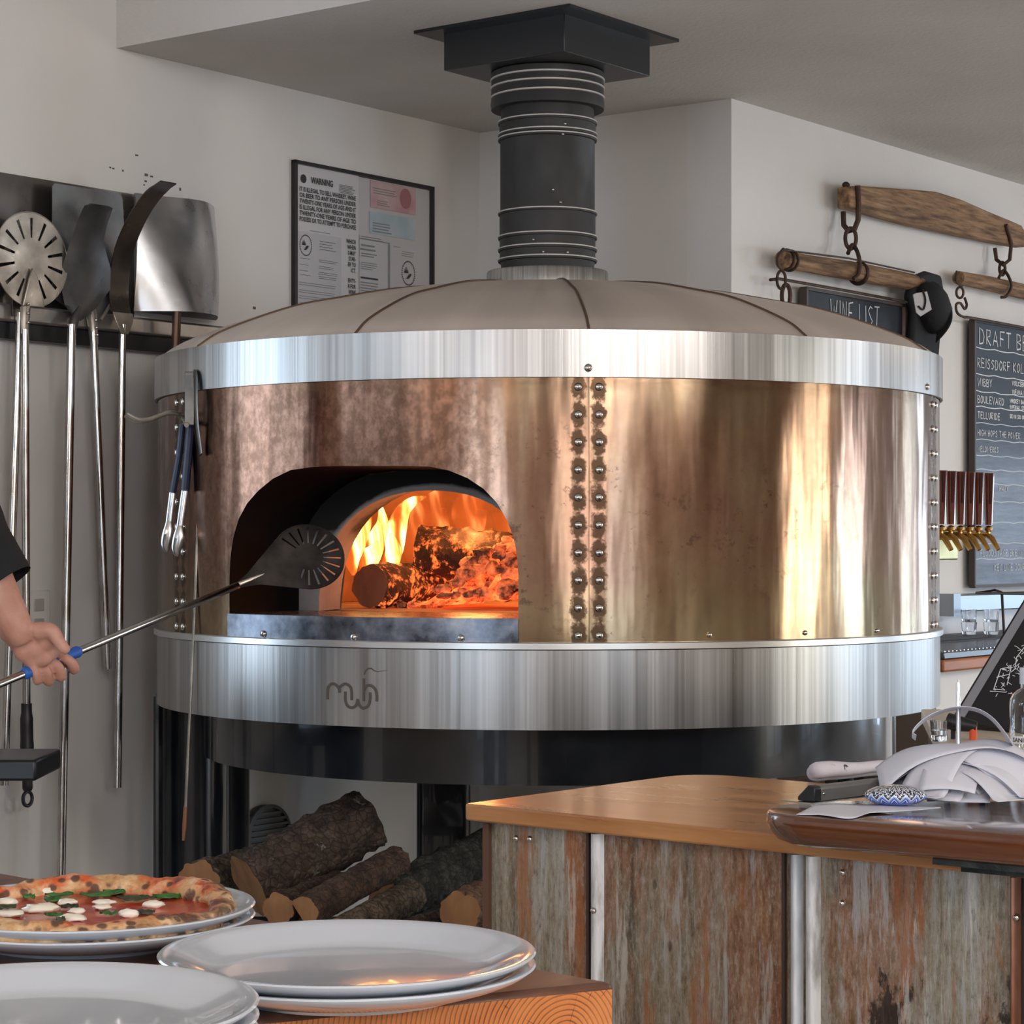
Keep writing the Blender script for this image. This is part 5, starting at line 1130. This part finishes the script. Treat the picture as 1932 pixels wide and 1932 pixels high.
# rolled towel behind it (on the honey wood)
t0, t1 = hitz(1535, 1474, 1.0705), hitz(1720, 1462, 1.0705)
tw = G('printed_towel'); tv = tw.vor(60); tn = tw.noise(30, det=3); tm = tw.math('MULTIPLY', tw.mr(tw.vor(48), .30, .26), tw.mr(tw.noise(26), .56, .58))
tw.p(col=tw.mix(tm, (.62, .58, .62), (.05, .05, .06)), rough=.95); tw.bump(tw.noise(160), .4, .002)
mb = MB(); T0 = t0+EZ*.0145; n = 24
for k in range(2):
    pts = [T0+(t1-t0)*(i/n)+V((0, .016*k, 0))+EZ*(.0008*sin(i*.5+k)-.006*k) for i in range(n+1)]
    mb.tube(pts, [(.0135+.0009*sin(i*.4+k*2))*(.8 if i in (0,) else 1)*(1-.45*i/n) for i in range(n+1)], 16, flat=(.85, 1.1))
o = mb.build('rolled_towel', tw.m, label='rolled white towel with small dark print behind the ticket rail', cat='towel', sharp=80)
# spike with slips
sb = sl(1803, 1500); sb = sl(1808, 1502)
sk = thing('receipt_spike', 'silver receipt spike on blue feet, pierced through the heap of order slips', 'receipt spike', sb)
def zat(y): return 1.4-(y-HY)/F*sb.y
MB().tube([sb+EZ*.012, V((sb.x-.0, sb.y, zat(1290))), V((sb.x, sb.y, zat(1282)))], [.0028, .0026, .0006], 10).build('spike', steel, sk)
MB().lathe([(.001, .011), (.05, .011), (.05, .013), (.001, .013)], sb, 24).build('base', steel, sk)
for x, y in ((1787, 1505), (1853, 1500), (1830, 1485)): p = sl(x, y); MB().tube([p+EZ*.0005, p+EZ*.008, p+EZ*.015], [.0035, .0052, .003], 10).build('foot', M('blue_foot', (.01, .08, .45), .3), sk)
labs = [('top', 'white order slip curled high up the spike, above all the others')]
rr_ = random.Random(21); prev = 0
rgt = V((1, -.12, 0)).normalized(); bk = V((.12, 1, 0)).normalized()
dsc = ['white order slip lowest on the spike, near the blue feet', 'white order slip second from the bottom of the spike', 'order slip third from the bottom of the spike, drooping to the left', 'order slip fourth from the bottom of the spike', 'order slip fifth from the bottom of the heap', 'order slip sixth from the bottom of the heap', 'order slip in the middle of the heap, turned to the right', 'order slip just above the middle of the heap', 'order slip seventh from the top of the heap', 'order slip sixth from the top of the heap', 'order slip fifth from the top of the heap', 'order slip fourth from the top of the heap', 'order slip third from the top of the heap', 'highest flat slip of the heap, right under the curled one']
N_ = 14
for i in range(N_):
    zc = zat(1455)+(zat(1400)-zat(1455))*i/(N_-1)
    ang = [1.5, -1.2, .5, 1.2, 2.9, 1.75, -.9, 2.3, 1.35, -.1, 2.6, 1.0, -.5, .05][i]; L_ = .088+.018*rr_.random(); Wd = .028+.010*rr_.random(); lin = rr_.uniform(-.22, .22)
    ax_ = (rgt*cos(ang)+bk*sin(ang)); ay_ = (-rgt*sin(ang)+bk*cos(ang)); off = rr_.uniform(-.022, .022); dr_ = 4.2+rr_.random()*2.6; ph = rr_.random()*6; tw_ = rr_.uniform(-.9, .9)
    def f(s, t, zc=zc, ax_=ax_, ay_=ay_, L_=L_, Wd=Wd, off=off, dr_=dr_, ph=ph, tw_=tw_, lin=lin):
        a = (s-.5)*2*L_*.88+off; b = (t-.5)*2*Wd
        z = zc-dr_*a*a*(1 if a < 0 else .8)-4.0*b*b+lin*b+.0022*sin(a*55+ph)+tw_*a*b*6
        p = V((sb.x, sb.y, 0))+ax_*a+ay_*b; p.z = max(ZS+.002+.0006*i, z); return p
    sheetpaper('order_slip', dsc[i], 'paper', f, 22, 8, 'order slips on the receipt spike')
L0, L1 = W(1722, 1388, 2.66), W(1908, 1400, 2.60)
cpt = [(1728, 1392), (1721, 1383), (1737, 1363), (1765, 1345), (1803, 1334), (1840, 1336), (1868, 1350), (1890, 1373), (1910, 1402)]
cp_ = smoothpts([W(x, y, sb.y) for x, y in cpt], 4)
def ft(s, t):
    k = s*(len(cp_)-1); i = min(len(cp_)-2, int(k)); p = cp_[i]+(cp_[i+1]-cp_[i])*(k-i); return p+V((.01*(t-.5), .062*(t-.5), -.012*(t-.5)*(1 if s > .4 else 1)-.006*s*(1-t)))
sheetpaper('order_slip', 'white order slip curled in an arch near the top of the spike', 'paper', ft, 32, 6, 'order slips on the receipt spike')
# ---------- timber table with plates ----------
C0 = V((.0938, 2.07, 0)); TW_ = V((-.894, -.447, 0)).normalized(); TA = V((-.72, .694, 0)).normalized(); ZT_ = 1.0
fn2 = V((.447, -.894, 0)).normalized()
rgm = G('end_grain'); ox = rgm.n('ShaderNodeVectorMath', operation='DOT_PRODUCT'); rgm.l(rgm.tc, ox.inputs[0]); ox.inputs[1].default_value = TW_
x, y, z = rgm.xyz(); w_ = rgm.math('SUBTRACT', ox.outputs['Value'], .052); z_ = rgm.math('SUBTRACT', z, .092)
ws_ = rgm.comb(w_, z_, 0.); nz_ = rgm.noise(9, ws_, det=3); r1 = rgm.math('SQRT', rgm.math('ADD', rgm.math('MULTIPLY', w_, w_), rgm.math('MULTIPLY', z_, z_)))
r1 = rgm.math('ADD', r1, rgm.math('MULTIPLY', nz_, .012)); ringv = rgm.math('FRACT', rgm.math('MULTIPLY', r1, 210.))
an = rgm.math('ARCTAN2', w_, z_); crk = rgm.mr(rgm.noise(1, rgm.comb(rgm.math('MULTIPLY', an, 8.), rgm.math('MULTIPLY', r1, 6.), 0.), det=4, rough=.7), .62, .65)
c = rgm.ramp(ringv, [(.0, (.55, .16, .035)), (.62, (.62, .20, .05)), (.84, (.09, .018, .005)), (1, (.40, .11, .03))])
c = rgm.mix(rgm.mr(rgm.noise(24, ws_, det=5), .35, .7, 0, .5), c, (.70, .28, .09)); c = rgm.mix(crk, c, (.03, .01, .006))
rgm.p(col=c, rough=.42, coat=.25); rgm.bump(ringv, .25, .002)
tt = thing('timber_table', 'heavy dark timber block table with bright orange end grain facing the camera', 'table', V((C0.x, C0.y, .86)))
top = [C0, C0+TA*1.0, V((-1.1, 2.70, 0)), V((-1.1, 1.93, 0)), C0+TW_*.36]
B2 = V((C0.x, C0.y, 0))
main = MB().prism([p+EZ*.86 for p in top], EZ*.14).build('timber_block', timbertop, tt, bev=.006)
MB().prism([C0+fn2*.0002+TW_*.004+EZ*.866, C0+fn2*.0002+TW_*.357+EZ*.866, C0+fn2*.0002+TW_*.357+EZ*.994, C0+fn2*.0002+TW_*.004+EZ*.994], fn2*.001).build('end_grain', rgm.m, tt, label='orange end grain with dark growth rings')
for a, b in ((.12, .1), (.45, .80), (.85, .10), (.85, .42)): p = C0+TA*a+TW_*b; MB().box(V((p.x, p.y, .43)), (.08, .08, .86)).build('leg', timbertop, tt)
sd_ = thing('plate_stand', 'low dark shelf carrying the nearest stack of plates', 'shelf', V((-.55, 1.62, 0)))
MB().box(V((-.58, 1.62, .935)), (.62, .32, .05)).build('shelf_top', timbertop, sd_)
for dx in (-.25, .25): MB().box(V((-.58+dx, 1.62, .455)), (.06, .2, .91)).build('leg', timbertop, sd_)
PR = [(.001, .004), (.095, .004), (.098, 0), (.104, 0), (.108, .004), (.128, .0075), (.150, .0145), (.163, .0205), (.1665, .0235), (.1675, .0248), (.166, .0262), (.162, .0262), (.150, .0225), (.128, .0130), (.118, .0098), (.106, .0085), (.001, .0080)]
def plate(p, label, group, sc=1.0): return MB().lathe([(r*sc, z) for r, z in PR], p, 96).build('dinner_plate', white_cer, label=label, cat='plate', group=group, origin=p)
base_plate = plate(V((-.146, 2.024, ZT_+.0002)), 'lower of the two white plates on the timber block, below the empty top plate', 'pair of plates on the timber block')
def cp2(p, label, group): o = base_plate.copy(); COL.objects.link(o); o.location = p; o['label'] = label; o['group'] = group; return o
STP = .0112
cp2(V((-.146, 2.024, ZT_+STP)), 'empty white plate on top in the middle foreground, showing orange reflections', 'pair of plates on the timber block')
cp2(V((-.4255, 2.284, ZT_+.0002)), 'white plate directly beneath the plate that carries the pizza', 'plates under the pizza')
cp2(V((-.4255, 2.284, ZT_+STP)), 'white plate carrying the pizza', 'plates under the pizza')
n_ = ['lowest', 'second lowest', 'third from the bottom', 'fourth from the bottom', 'third from the top', 'second from the top', 'top']
for i in range(7):
    cp2(V((-.3585, 1.715, .9602+STP*i)), (n_[i]+' plate of the near white stack at bottom left' if i < 6 else 'empty top plate of the near white stack at bottom left'), 'stack of plates at bottom left')
# ---------- pizza ----------
PC = V((-.4255-.002, 2.284, 0)); zp = ZT_+STP+.0085
pz = thing('pizza', 'margherita pizza with charred crust, mozzarella and basil on a white plate', 'pizza', PC+EZ*zp)
rgp = random.Random(3); rad = .150
def crust(s, t):
    a = 2*pi*s; b = 2*pi*t; n1 = NZ.noise(V((cos(a)*1.6, sin(a)*1.6, 0))); n2 = NZ.noise(V((cos(a)*5+cos(b), sin(a)*5+sin(b), 3))); n3 = NZ.noise(V((cos(a)*14+cos(b)*2, sin(a)*14, sin(b)*2)))
    rr0 = .0135*(1+.35*n1+.40*n2+.20*n3); da = a-RD(25); bump_ = max(0, 1-abs((a-RD(38)+pi) % (2*pi)-pi)/.55); rr0 *= 1+.35*bump_
    Rm = rad-.014; z = zp+.0085+(rr0*sin(b))*.92+.004*max(0, sin(a))+.004*bump_
    z = max(zp+.0004, z); return PC+V((cos(a)*(Rm+rr0*1.15*cos(b)), sin(a)*(Rm+rr0*1.15*cos(b)), z))
cg = G('charred_crust'); x, y, z = cg.xyz(); n1 = cg.noise(45, det=6, rough=.65); n2 = cg.noise(16, det=5, rough=.6); rr1 = cg.math('SQRT', cg.math('ADD', cg.math('MULTIPLY', x, x), cg.math('MULTIPLY', y, y)))
c = cg.ramp(n1, [(.3, (.36, .16, .06)), (.5, (.62, .36, .17)), (.7, (.80, .58, .36))])
sau = cg.math('MULTIPLY', cg.mr(rr1, .147, .130), cg.mr(n2, .44, .54)); c = cg.mix(sau, c, (.62, .10, .02))
spots = cg.math('MULTIPLY', cg.mr(cg.vor(70), .42, .28), cg.mr(n2, .34, .44)); big = cg.mr(cg.math('ADD', n2, cg.math('MULTIPLY', x, 1.1)), .60, .70)
dk = cg.math('MAXIMUM', spots, big); c = cg.mix(cg.math('MULTIPLY', dk, .85), c, (.045, .028, .022)); cg.p(col=c, rough=.7); cg.bump(n1, .5, .004)
MB().grid(crust, 150, 16, cu=True, cv=True).build('crust', cg.m, pz, sharp=90)
sg_ = G('tomato_sauce'); n1 = sg_.noise(20, det=5); sg_.p(col=sg_.ramp(n1, [(.35, (.30, .018, .010)), (.55, (.50, .035, .015)), (.72, (.62, .13, .04))]), rough=.28, coat=.3); sg_.bump(n1, .6, .004)
MB().grid(lambda s, t: PC+V((cos(2*pi*s)*t*.139, sin(2*pi*s)*t*.139, zp+.0095+.0015*NZ.noise(V((cos(2*pi*s)*t*6, sin(2*pi*s)*t*6, 0))))), 60, 14, cu=True).build('tomato_sauce', sg_.m, pz, sharp=90)
moz = M('mozzarella', (.82, .76, .62), .35, c2=(.90, .86, .76), ns=30, coat=.2); zt_ = zp+.0115
def top_(zx, zy): return hitz(zx/3.943, 1610+zy/3.943, zt_)
for i, (x, y, w, h) in enumerate([(80, 265, 170, 60), (320, 275, 190, 90), (520, 225, 190, 55), (60, 360, 150, 80), (80, 450, 200, 50), (310, 405, 270, 95), (500, 365, 150, 50), (770, 368, 180, 30), (760, 405, 140, 22), (955, 445, 150, 95), (1140, 380, 170, 60), (540, 480, 200, 55), (570, 432, 120, 35), (-150, 330, 170, 70), (-260, 420, 160, 60)]):
    p = top_(x, y+h*.12); rx = w/3.943/2*p.y/F; MB().ball(p+EZ*.001, (rx, max(.008, rx*.75), .0022+.018*h/1000*1.6), 18, 8, nz=.35, fr=2.2, sd=i*3.3).build('mozzarella_piece', moz, pz, sharp=90)
bas = M('basil_leaf_green', (.012, .075, .012), .4, c2=(.05, .20, .03), ns=60); basd = M('charred_basil', (.015, .02, .010), .6, c2=(.04, .06, .02), ns=60)
for i, (x, y, w, an_, dk) in enumerate([(215, 330, 90, .9, 0), (440, 325, 170, .2, 0), (390, 350, 120, -.4, 0), (720, 322, 200, .1, 0), (850, 295, 150, -.3, 0), (990, 350, 200, .05, 1), (1240, 325, 170, .35, 0), (1100, 345, 110, -.2, 1), (520, 405, 100, .4, 1), (810, 462, 110, .2, 0), (1075, 445, 130, .3, 1), (400, 475, 120, -.2, 0), (450, 500, 70, .9, 1), (885, 240, 50, 1.2, 1), (50, 405, 120, .5, 1)]):
    p = top_(x, y); L_ = w/3.943*p.y/F*.62; d1 = V((cos(an_), sin(an_), 0)); d2 = V((-sin(an_), cos(an_), 0))
    def lf(s, t, p=p, L_=L_, d1=d1, d2=d2, i=i): a = (s-.5)*2; wv = .75*L_*(1-a*a)**.7*(1+.3*a); b = (t-.5)*2; return p+d1*(a*L_)+d2*(b*wv)+EZ*(.0035-.003*b*b+.0025*NZ.noise(V((a*2, b*2, i)))+.002*abs(b)*(i % 2))
    MB().grid(lf, 12, 6).build('basil_leaf', basd if dk else bas, pz, sharp=90).modifiers.new('t', 'SOLIDIFY').thickness = .0006
# ---------- firewood under the oven ----------
rk = thing('log_rack', 'low black steel rack holding the firewood under the oven', 'rack', V((-.35, 4.95, 0)))
MB().box(V((-.40, 4.98, .515)), (.80, .62, .03)).build('shelf', black, rk)
for sx in (-.78, -.02):
    for sy in (4.70, 5.26): MB().box(V((sx, sy, .25)), (.03, .03, .5)).build('leg', black, rk)
def bark(name, c1, c2, lich=False):
    g = G(name); n = g.noise(26, det=8, rough=.7); v = g.vor(55, feat='DISTANCE_TO_EDGE'); c = g.ramp(n, [(.32, tuple(x*.25 for x in c1)), (.5, c1), (.68, c2)])
    c = g.mix(g.mr(v, .10, .0, 0, .7), c, (.01, .007, .005))
    if lich: c = g.mix(g.mr(g.noise(15, g.mapv(loc=(3, 1, 0)), det=7, rough=.7), .62, .66, 0, .8), c, (.32, .34, .28))
    g.p(col=c, rough=.9); g.bump(g.math('ADD', n, g.math('MULTIPLY', v, .8)), 1., .02); return g.m
bk1 = bark('rough_bark', (.10, .060, .040), (.19, .125, .09), True); bk2 = bark('brown_bark', (.115, .060, .035), (.20, .12, .075)); bk3 = bark('dark_bark', (.045, .042, .032), (.13, .125, .095)); bk4 = bark('pale_bark', (.20, .14, .09), (.32, .24, .16))
cutm = M('cut_wood', (.22, .10, .04), .8, c2=(.34, .17, .07), ns=22, st=(1, 1, .4), bump=.3)
pend = []
def firelog(p0, p1, r, bm_, label, half=False, nz=.16, sd=0):
    p0, p1 = V(p0), V(p1); t = thing('firewood_log', label, 'log', V((p0.x, p0.y, min(p0.z, p1.z)-r)), 'firewood under the oven')
    mb, e0, e1 = logmesh(p0, p1, r, n=44, m=30, nz=nz, sd=sd, half=half); mb.build('bark', bm_, t, sharp=80); T_ = (p1-p0).normalized()
    capmesh(e0, -T_).build('cut_end', cutm, t); capmesh(e1, T_).build('cut_end', cutm, t)
firelog(W(470, 1672, 5.06), W(690, 1545, 5.22), .072, bk1, 'biggest bark-covered log with pale lichen, leaning over the pile', sd=1)
firelog(W(375, 1666, 5.16), W(470, 1640, 5.50), .050, bk4, 'brown log end at the far left of the firewood pile', sd=4)
firelog(W(573, 1722, 4.62), W(748, 1625, 5.02), .034, bk2, 'split log with orange cut end, centre of the pile', sd=6, half=.6)
firelog(W(525, 1716, 4.72), W(640, 1672, 5.10), .034, bk2, 'small log with round orange end left of the central split log', sd=8)
firelog(W(640, 1765, 4.62), W(775, 1690, 4.96), .036, bk4, 'pale cracked-bark log low in front of the central split log', sd=10, half=.2)
firelog(W(730, 1700, 4.98), W(960, 1588, 5.34), .052, bk3, 'black-green ridged log at right, running behind the counter', sd=12, nz=.22)
firelog(W(868, 1722, 4.58), W(930, 1690, 4.86), .042, bark('tan_bark', (.24, .12, .06), (.36, .20, .11)), 'stubby tan log beside the tin counter', sd=14)
firelog(W(765, 1775, 4.66), W(905, 1728, 4.90), .040, bk2, 'dark brown log low between the pale log and the stubby tan one', sd=16)
q = thing('wall_vent', 'round grey slatted vent low on the wall behind the firewood', 'vent', wallL(500, 1580, .01)); c = wallL(503, 1578, .012)
MB().lathe([(.001, 0), (.085, 0), (.088, .012), (.078, .016), (.078, .004), (.001, .004)], c, 40, ax=(EU, EZ, EV)).build('ring', M('vent_grey', (.12, .125, .13), .5), q)
for i in range(9): z_ = -.064+.016*i; L_ = sqrt(.078**2-z_**2); MB().box(c+EZ*z_+EV*.010, (2*L_, .010, .007), (EU, EV, EZ)).build('slat', bpy.data.materials['vent_grey'], q)
# ---------- peel in the mouth of the oven, and the person holding it ----------
Pg0, Pg1 = W(47, 1270, 4.30), W(150, 1232, 4.36)     # blue grip
pdir = (W(455, 1102, 4.80)-W(0, 1290, 4.27)).normalized()
p_in = W(0, 1290, 4.27); p_out = W(448, 1105, 4.80)
def onp(px): # point of the pole axis above a photo column
    t = (px-0)/448; t = t*4.27/(4.27*t+4.80*(1-t)); return p_in+(p_out-p_in)*t
hp_ = thing('turning_peel', 'round slotted peel with blue grip held in the oven mouth', 'pizza peel', onp(95))
MB().tube([p_in-(p_out-p_in)*.30, p_out], .0078, 14).build('pole', steelrod, hp_)
MB().tube([onp(43), onp(46), onp(60), onp(90), onp(125), onp(146), onp(150)], [.009, .0118, .0112, .0100, .0108, .0118, .009], 16).build('blue_grip', blue_grip, hp_)
bc = W(582, 1050, 4.87); A1_ = (bc-p_out).normalized(); nb = V((-.25, -1, .25)); B1_ = nb.cross(A1_).normalized(); B1_ = -B1_ if B1_.z < 0 else B1_; N1_ = A1_.cross(B1_).normalized()
bladem = M('scorched_peel_steel', (.035, .030, .027), .45, .8, c2=(.10, .085, .075), ns=12, rv=.1)
slotted(bc, .077, A1_, B1_, N1_, bladem, hp_, 20, r0=.032, r1=.070, w0=.0016, w1=.0026, skip=(7, 8, 9, 10, 11))
MB().prism([p_out+B1_*.006, p_out+A1_*.03+B1_*.016, bc-A1_*.045+B1_*.0655, bc-A1_*.030, bc-A1_*.045-B1_*.0655, p_out+A1_*.045-B1_*.018, p_out-B1_*.006], N1_*.002).build('neck_plate', bladem, hp_)
MB().tube([p_out-A1_*.02, p_out+A1_*.03, p_out+A1_*.09], [.0078, .006, .001], 10, flat=(1, .5)).build('ferrule', aged, hp_)
# body as one skin
pt = thing('person', 'person in a black long-sleeved top at the left edge, gripping the blue peel handle', 'person', V((-1.42, 4.5, 0)))
body = MB()
fl = 0
def limb(pts, rs, n=16): body.tube(smoothpts(pts, 5), [x for a, b in zip(rs, rs[1:]) for x in [a+(b-a)*k/5 for k in range(5)]]+[rs[-1]], n)
wr = W(30, 1180, 4.31); el = V((-1.055, 4.34, 1.46)); sh = V((-1.40, 4.64, 1.47))
hip = V((-1.42, 4.5, .95))
def hpnt0(px, py, dd=0): return W(px, py, 4.32+dd)
limb([sh, (sh+el)/2, el, (el*2+wr)/3, (el+wr*2)/3+V((0, 0, .002)), wr, hpnt0(44, 1206)], [.055, .050, .043, .046, .037, .031, .026])
# torso, neck, head
body.tube(smoothpts([hip+V((0, 0, -.05)), hip+V((0, 0, .1)), V((-1.42, 4.5, 1.2)), V((-1.42, 4.48, 1.38)), V((-1.41, 4.47, 1.47)), V((-1.40, 4.46, 1.53)), V((-1.385, 4.455, 1.60))], 4), [.155]*4+[.145, .14, .14, .145]+[.15, .16, .165, .168]+[.165, .15, .13, .10]+[.08, .07, .062, .058]+[.057]*5, 20, flat=(.78, 1.12), up=V((1, 0, 0)))
hd_ = V((-1.375, 4.455, 1.665)); body.ball(hd_, (.095, .075, .115), 24, 16); body.ball(hd_+V((.035, 0, -.06)), (.055, .05, .05), 16, 10); body.tube([hd_+V((.085, 0, .01)), hd_+V((.108, 0, -.022))], [.008, .014], 8)
for s in (-1, 1): body.ball(hd_+V((0, .075*s, -.005)), (.02, .010, .030), 10, 8)
# other arm, hanging forward
s2 = V((-1.42, 4.29, 1.46)); e2_ = V((-1.44, 4.24, 1.17)); w2 = onp(0)-pdir*.22
limb([s2, (s2+e2_)/2, e2_, (e2_+w2)/2, w2+V((-.02, 0, .02))], [.055, .048, .042, .038, .028])
for s, x in ((-1, 0), (1, .06)):
    h_ = hip+V((0, .09*s, -.06)); limb([h_, h_+V((x*.5, .01*s, -.42)), h_+V((x, .015*s, -.82))], [.088, .060, .042]); body.tube([h_+V((x-.05, .015*s, -.85)), h_+V((x+.06, .015*s, -.855)), h_+V((x+.17, .02*s, -.862))], [.036, .034, .025], 12)
# hand: palm above and behind the pole, fingers wrapping under and up in front
def hpnt(px, py, dd=0): return W(px, py, 4.32+dd)
body.tube(smoothpts([wr, hpnt(42, 1200, .0), hpnt(60, 1218, .006), hpnt(78, 1236, .010)], 5), [.029]*4+[.031, .032, .034, .036]+[.038, .039, .040, .040]+[.040]*2+[.036, .032][:2], 16, flat=(1.02, .52), up=V((.35, 0, .6))) if False else None
palm = [((22, 1190), .026, 0), ((38, 1204), .027, .0), ((60, 1198), .022, 0), ((48, 1226), .024, .004), ((66, 1222), .026, .006), ((84, 1208), .022, .002), ((60, 1242), .019, .008), ((80, 1238), .021, .010), ((98, 1230), .016, .012), ((40, 1215), .022, .003)]
for (x, y), r, dd in palm: body.ball(hpnt(x, y, dd), (r, r*.72, r), 14, 10)
limb([hpnt(70, 1192, -.008), hpnt(96, 1190, -.014), hpnt(110, 1208, -.018), hpnt(120, 1222, -.019), hpnt(129, 1231, -.017)], [.020, .0155, .0125, .0112, .0085], 12)
def finger(px, r, sx, tipx, drop):
    c = onp(px); up = EZ; fr = V((0, -1, 0)); g = .0105+r
    pts = [c+up*.016+V((0, .016, 0)), c+V((0, g+.003, -.004)), c+V((sx*.3, g*.75, -g*.75)), c+V((sx, .0, -g-drop)), c+V((sx*.8, -g*.8, -g*.5)), c+V((tipx, -g*1.02, .004)), c+V((tipx-.004, -g*.85, .012))]
    limb(pts, [r*1.1, r*1.08, r*1.08, r*1.05, r, r*.93, r*.72], 12)
finger(126, .0108, .014, -.010, .004); finger(105, .0108, .010, -.012, .010); finger(86, .0100, .006, -.012, .012); finger(70, .0084, .000, -.004, .006)
skin_ = G('skin'); nn_ = skin_.noise(18, det=4); skin_.p(col=skin_.ramp(nn_, [(.35, (.50, .235, .165)), (.65, (.62, .33, .25))]), rough=.48, sss=.08); skin_.b.inputs['Subsurface Radius'].default_value = (.02, .008, .004)
bo = body.build('body', skin_.m, pt)
md = bo.modifiers.new('r', 'REMESH'); md.mode = 'VOXEL'; md.voxel_size = .0032; md.use_smooth_shade = True
md = bo.modifiers.new('s', 'SMOOTH'); md.iterations = 9; md.factor = .5
# nails on thumb and face details
nm = M('nail', (.68, .42, .36), .3)
fm_ = M('hair_dark', (.02, .012, .008), .6, bump=.5, bs=90)
MB().ball(hd_+V((-.022, 0, .035)), (.098, .084, .098), 24, 14, nz=.06, fr=5).build('hair', fm_, pt)
for s in (-1, 1):
    e_ = MB().ball(hd_+V((.078, .030*s, .012)), .0115, 12, 8).build('eye', M('eye_white', (.8, .8, .78), .2), pt); MB().ball(hd_+V((.087, .030*s, .012)), .0045, 8, 6).build('iris', M('iris', (.05, .03, .02), .2), e_)
MB().tube([hd_+V((.086, -.022, -.062)), hd_+V((.092, 0, -.063)), hd_+V((.086, .022, -.062))], [.003, .006, .003], 8).build('mouth', M('lips', (.45, .16, .13), .4), pt)
# clothes
topm = bpy.data.materials['black_cloth']
sv_ = MB(); wf = el+(wr-el)*.50
cuff = W(15, 1098, 4.325); cpts = smoothpts([sh, (sh+el)/2, el+V((-.005, 0, .004)), el+(cuff-el)*.45, cuff], 5); rs_ = [.074+(-.074+.064)*min(1, i/10) for i in range(len(cpts))]; rs_ = [.076-.0006*i if i < 12 else .066-.0024*(i-12)*.8 for i in range(len(cpts))]
shirt = MB(); shirt.tube(cpts, rs_, 20, caps=False)
c3 = smoothpts([s2, (s2+e2_)/2, e2_, (e2_+w2)/2], 5); shirt.tube(c3, [.072-.0013*i for i in range(len(c3))], 18, caps=False)
shirt.tube(smoothpts([V((-1.42, 4.5, .90)), V((-1.42, 4.5, 1.1)), V((-1.42, 4.5, 1.25)), V((-1.42, 4.48, 1.38)), V((-1.41, 4.47, 1.46)), V((-1.40, 4.46, 1.515))], 4), [.185]*4+[.175, .17, .17, .172]+[.176, .18, .185, .188]+[.188, .185, .175, .165]+[.145, .12, .10, .082]+[.072], 24, caps=False, flat=(.78, 1.1), up=V((1, 0, 0)))
so = shirt.build('long_sleeved_top', topm, pt); 
tr2 = MB()
for s, x in ((-1, 0), (1, .06)): h_ = hip+V((0, .09*s, -.02)); tr2.tube(smoothpts([h_, h_+V((x*.5, .01*s, -.44)), h_+V((x, .015*s, -.86))], 5), [.115, .11, .105, .10, .095, .088, .082, .078, .075, .072, .070], 18, caps=False)
tr2.tube([hip+V((0, 0, .04)), hip+V((0, 0, -.10))], [.178, .16], 22, flat=(.8, 1.15), up=V((1, 0, 0))); tr2.build('trousers', M('dark_jeans', (.015, .018, .03), .8), pt)

for s, x in ((-1, 0), (1, .06)):
    h_ = hip+V((0, .09*s, -.06)); MB().tube([h_+V((x-.07, .015*s, -.845)), h_+V((x+.02, .015*s, -.84)), h_+V((x+.12, .02*s, -.855)), h_+V((x+.20, .022*s, -.862))], [.040, .048, .042, .026], 14, flat=(.72, 1)).build('shoe', black, pt)
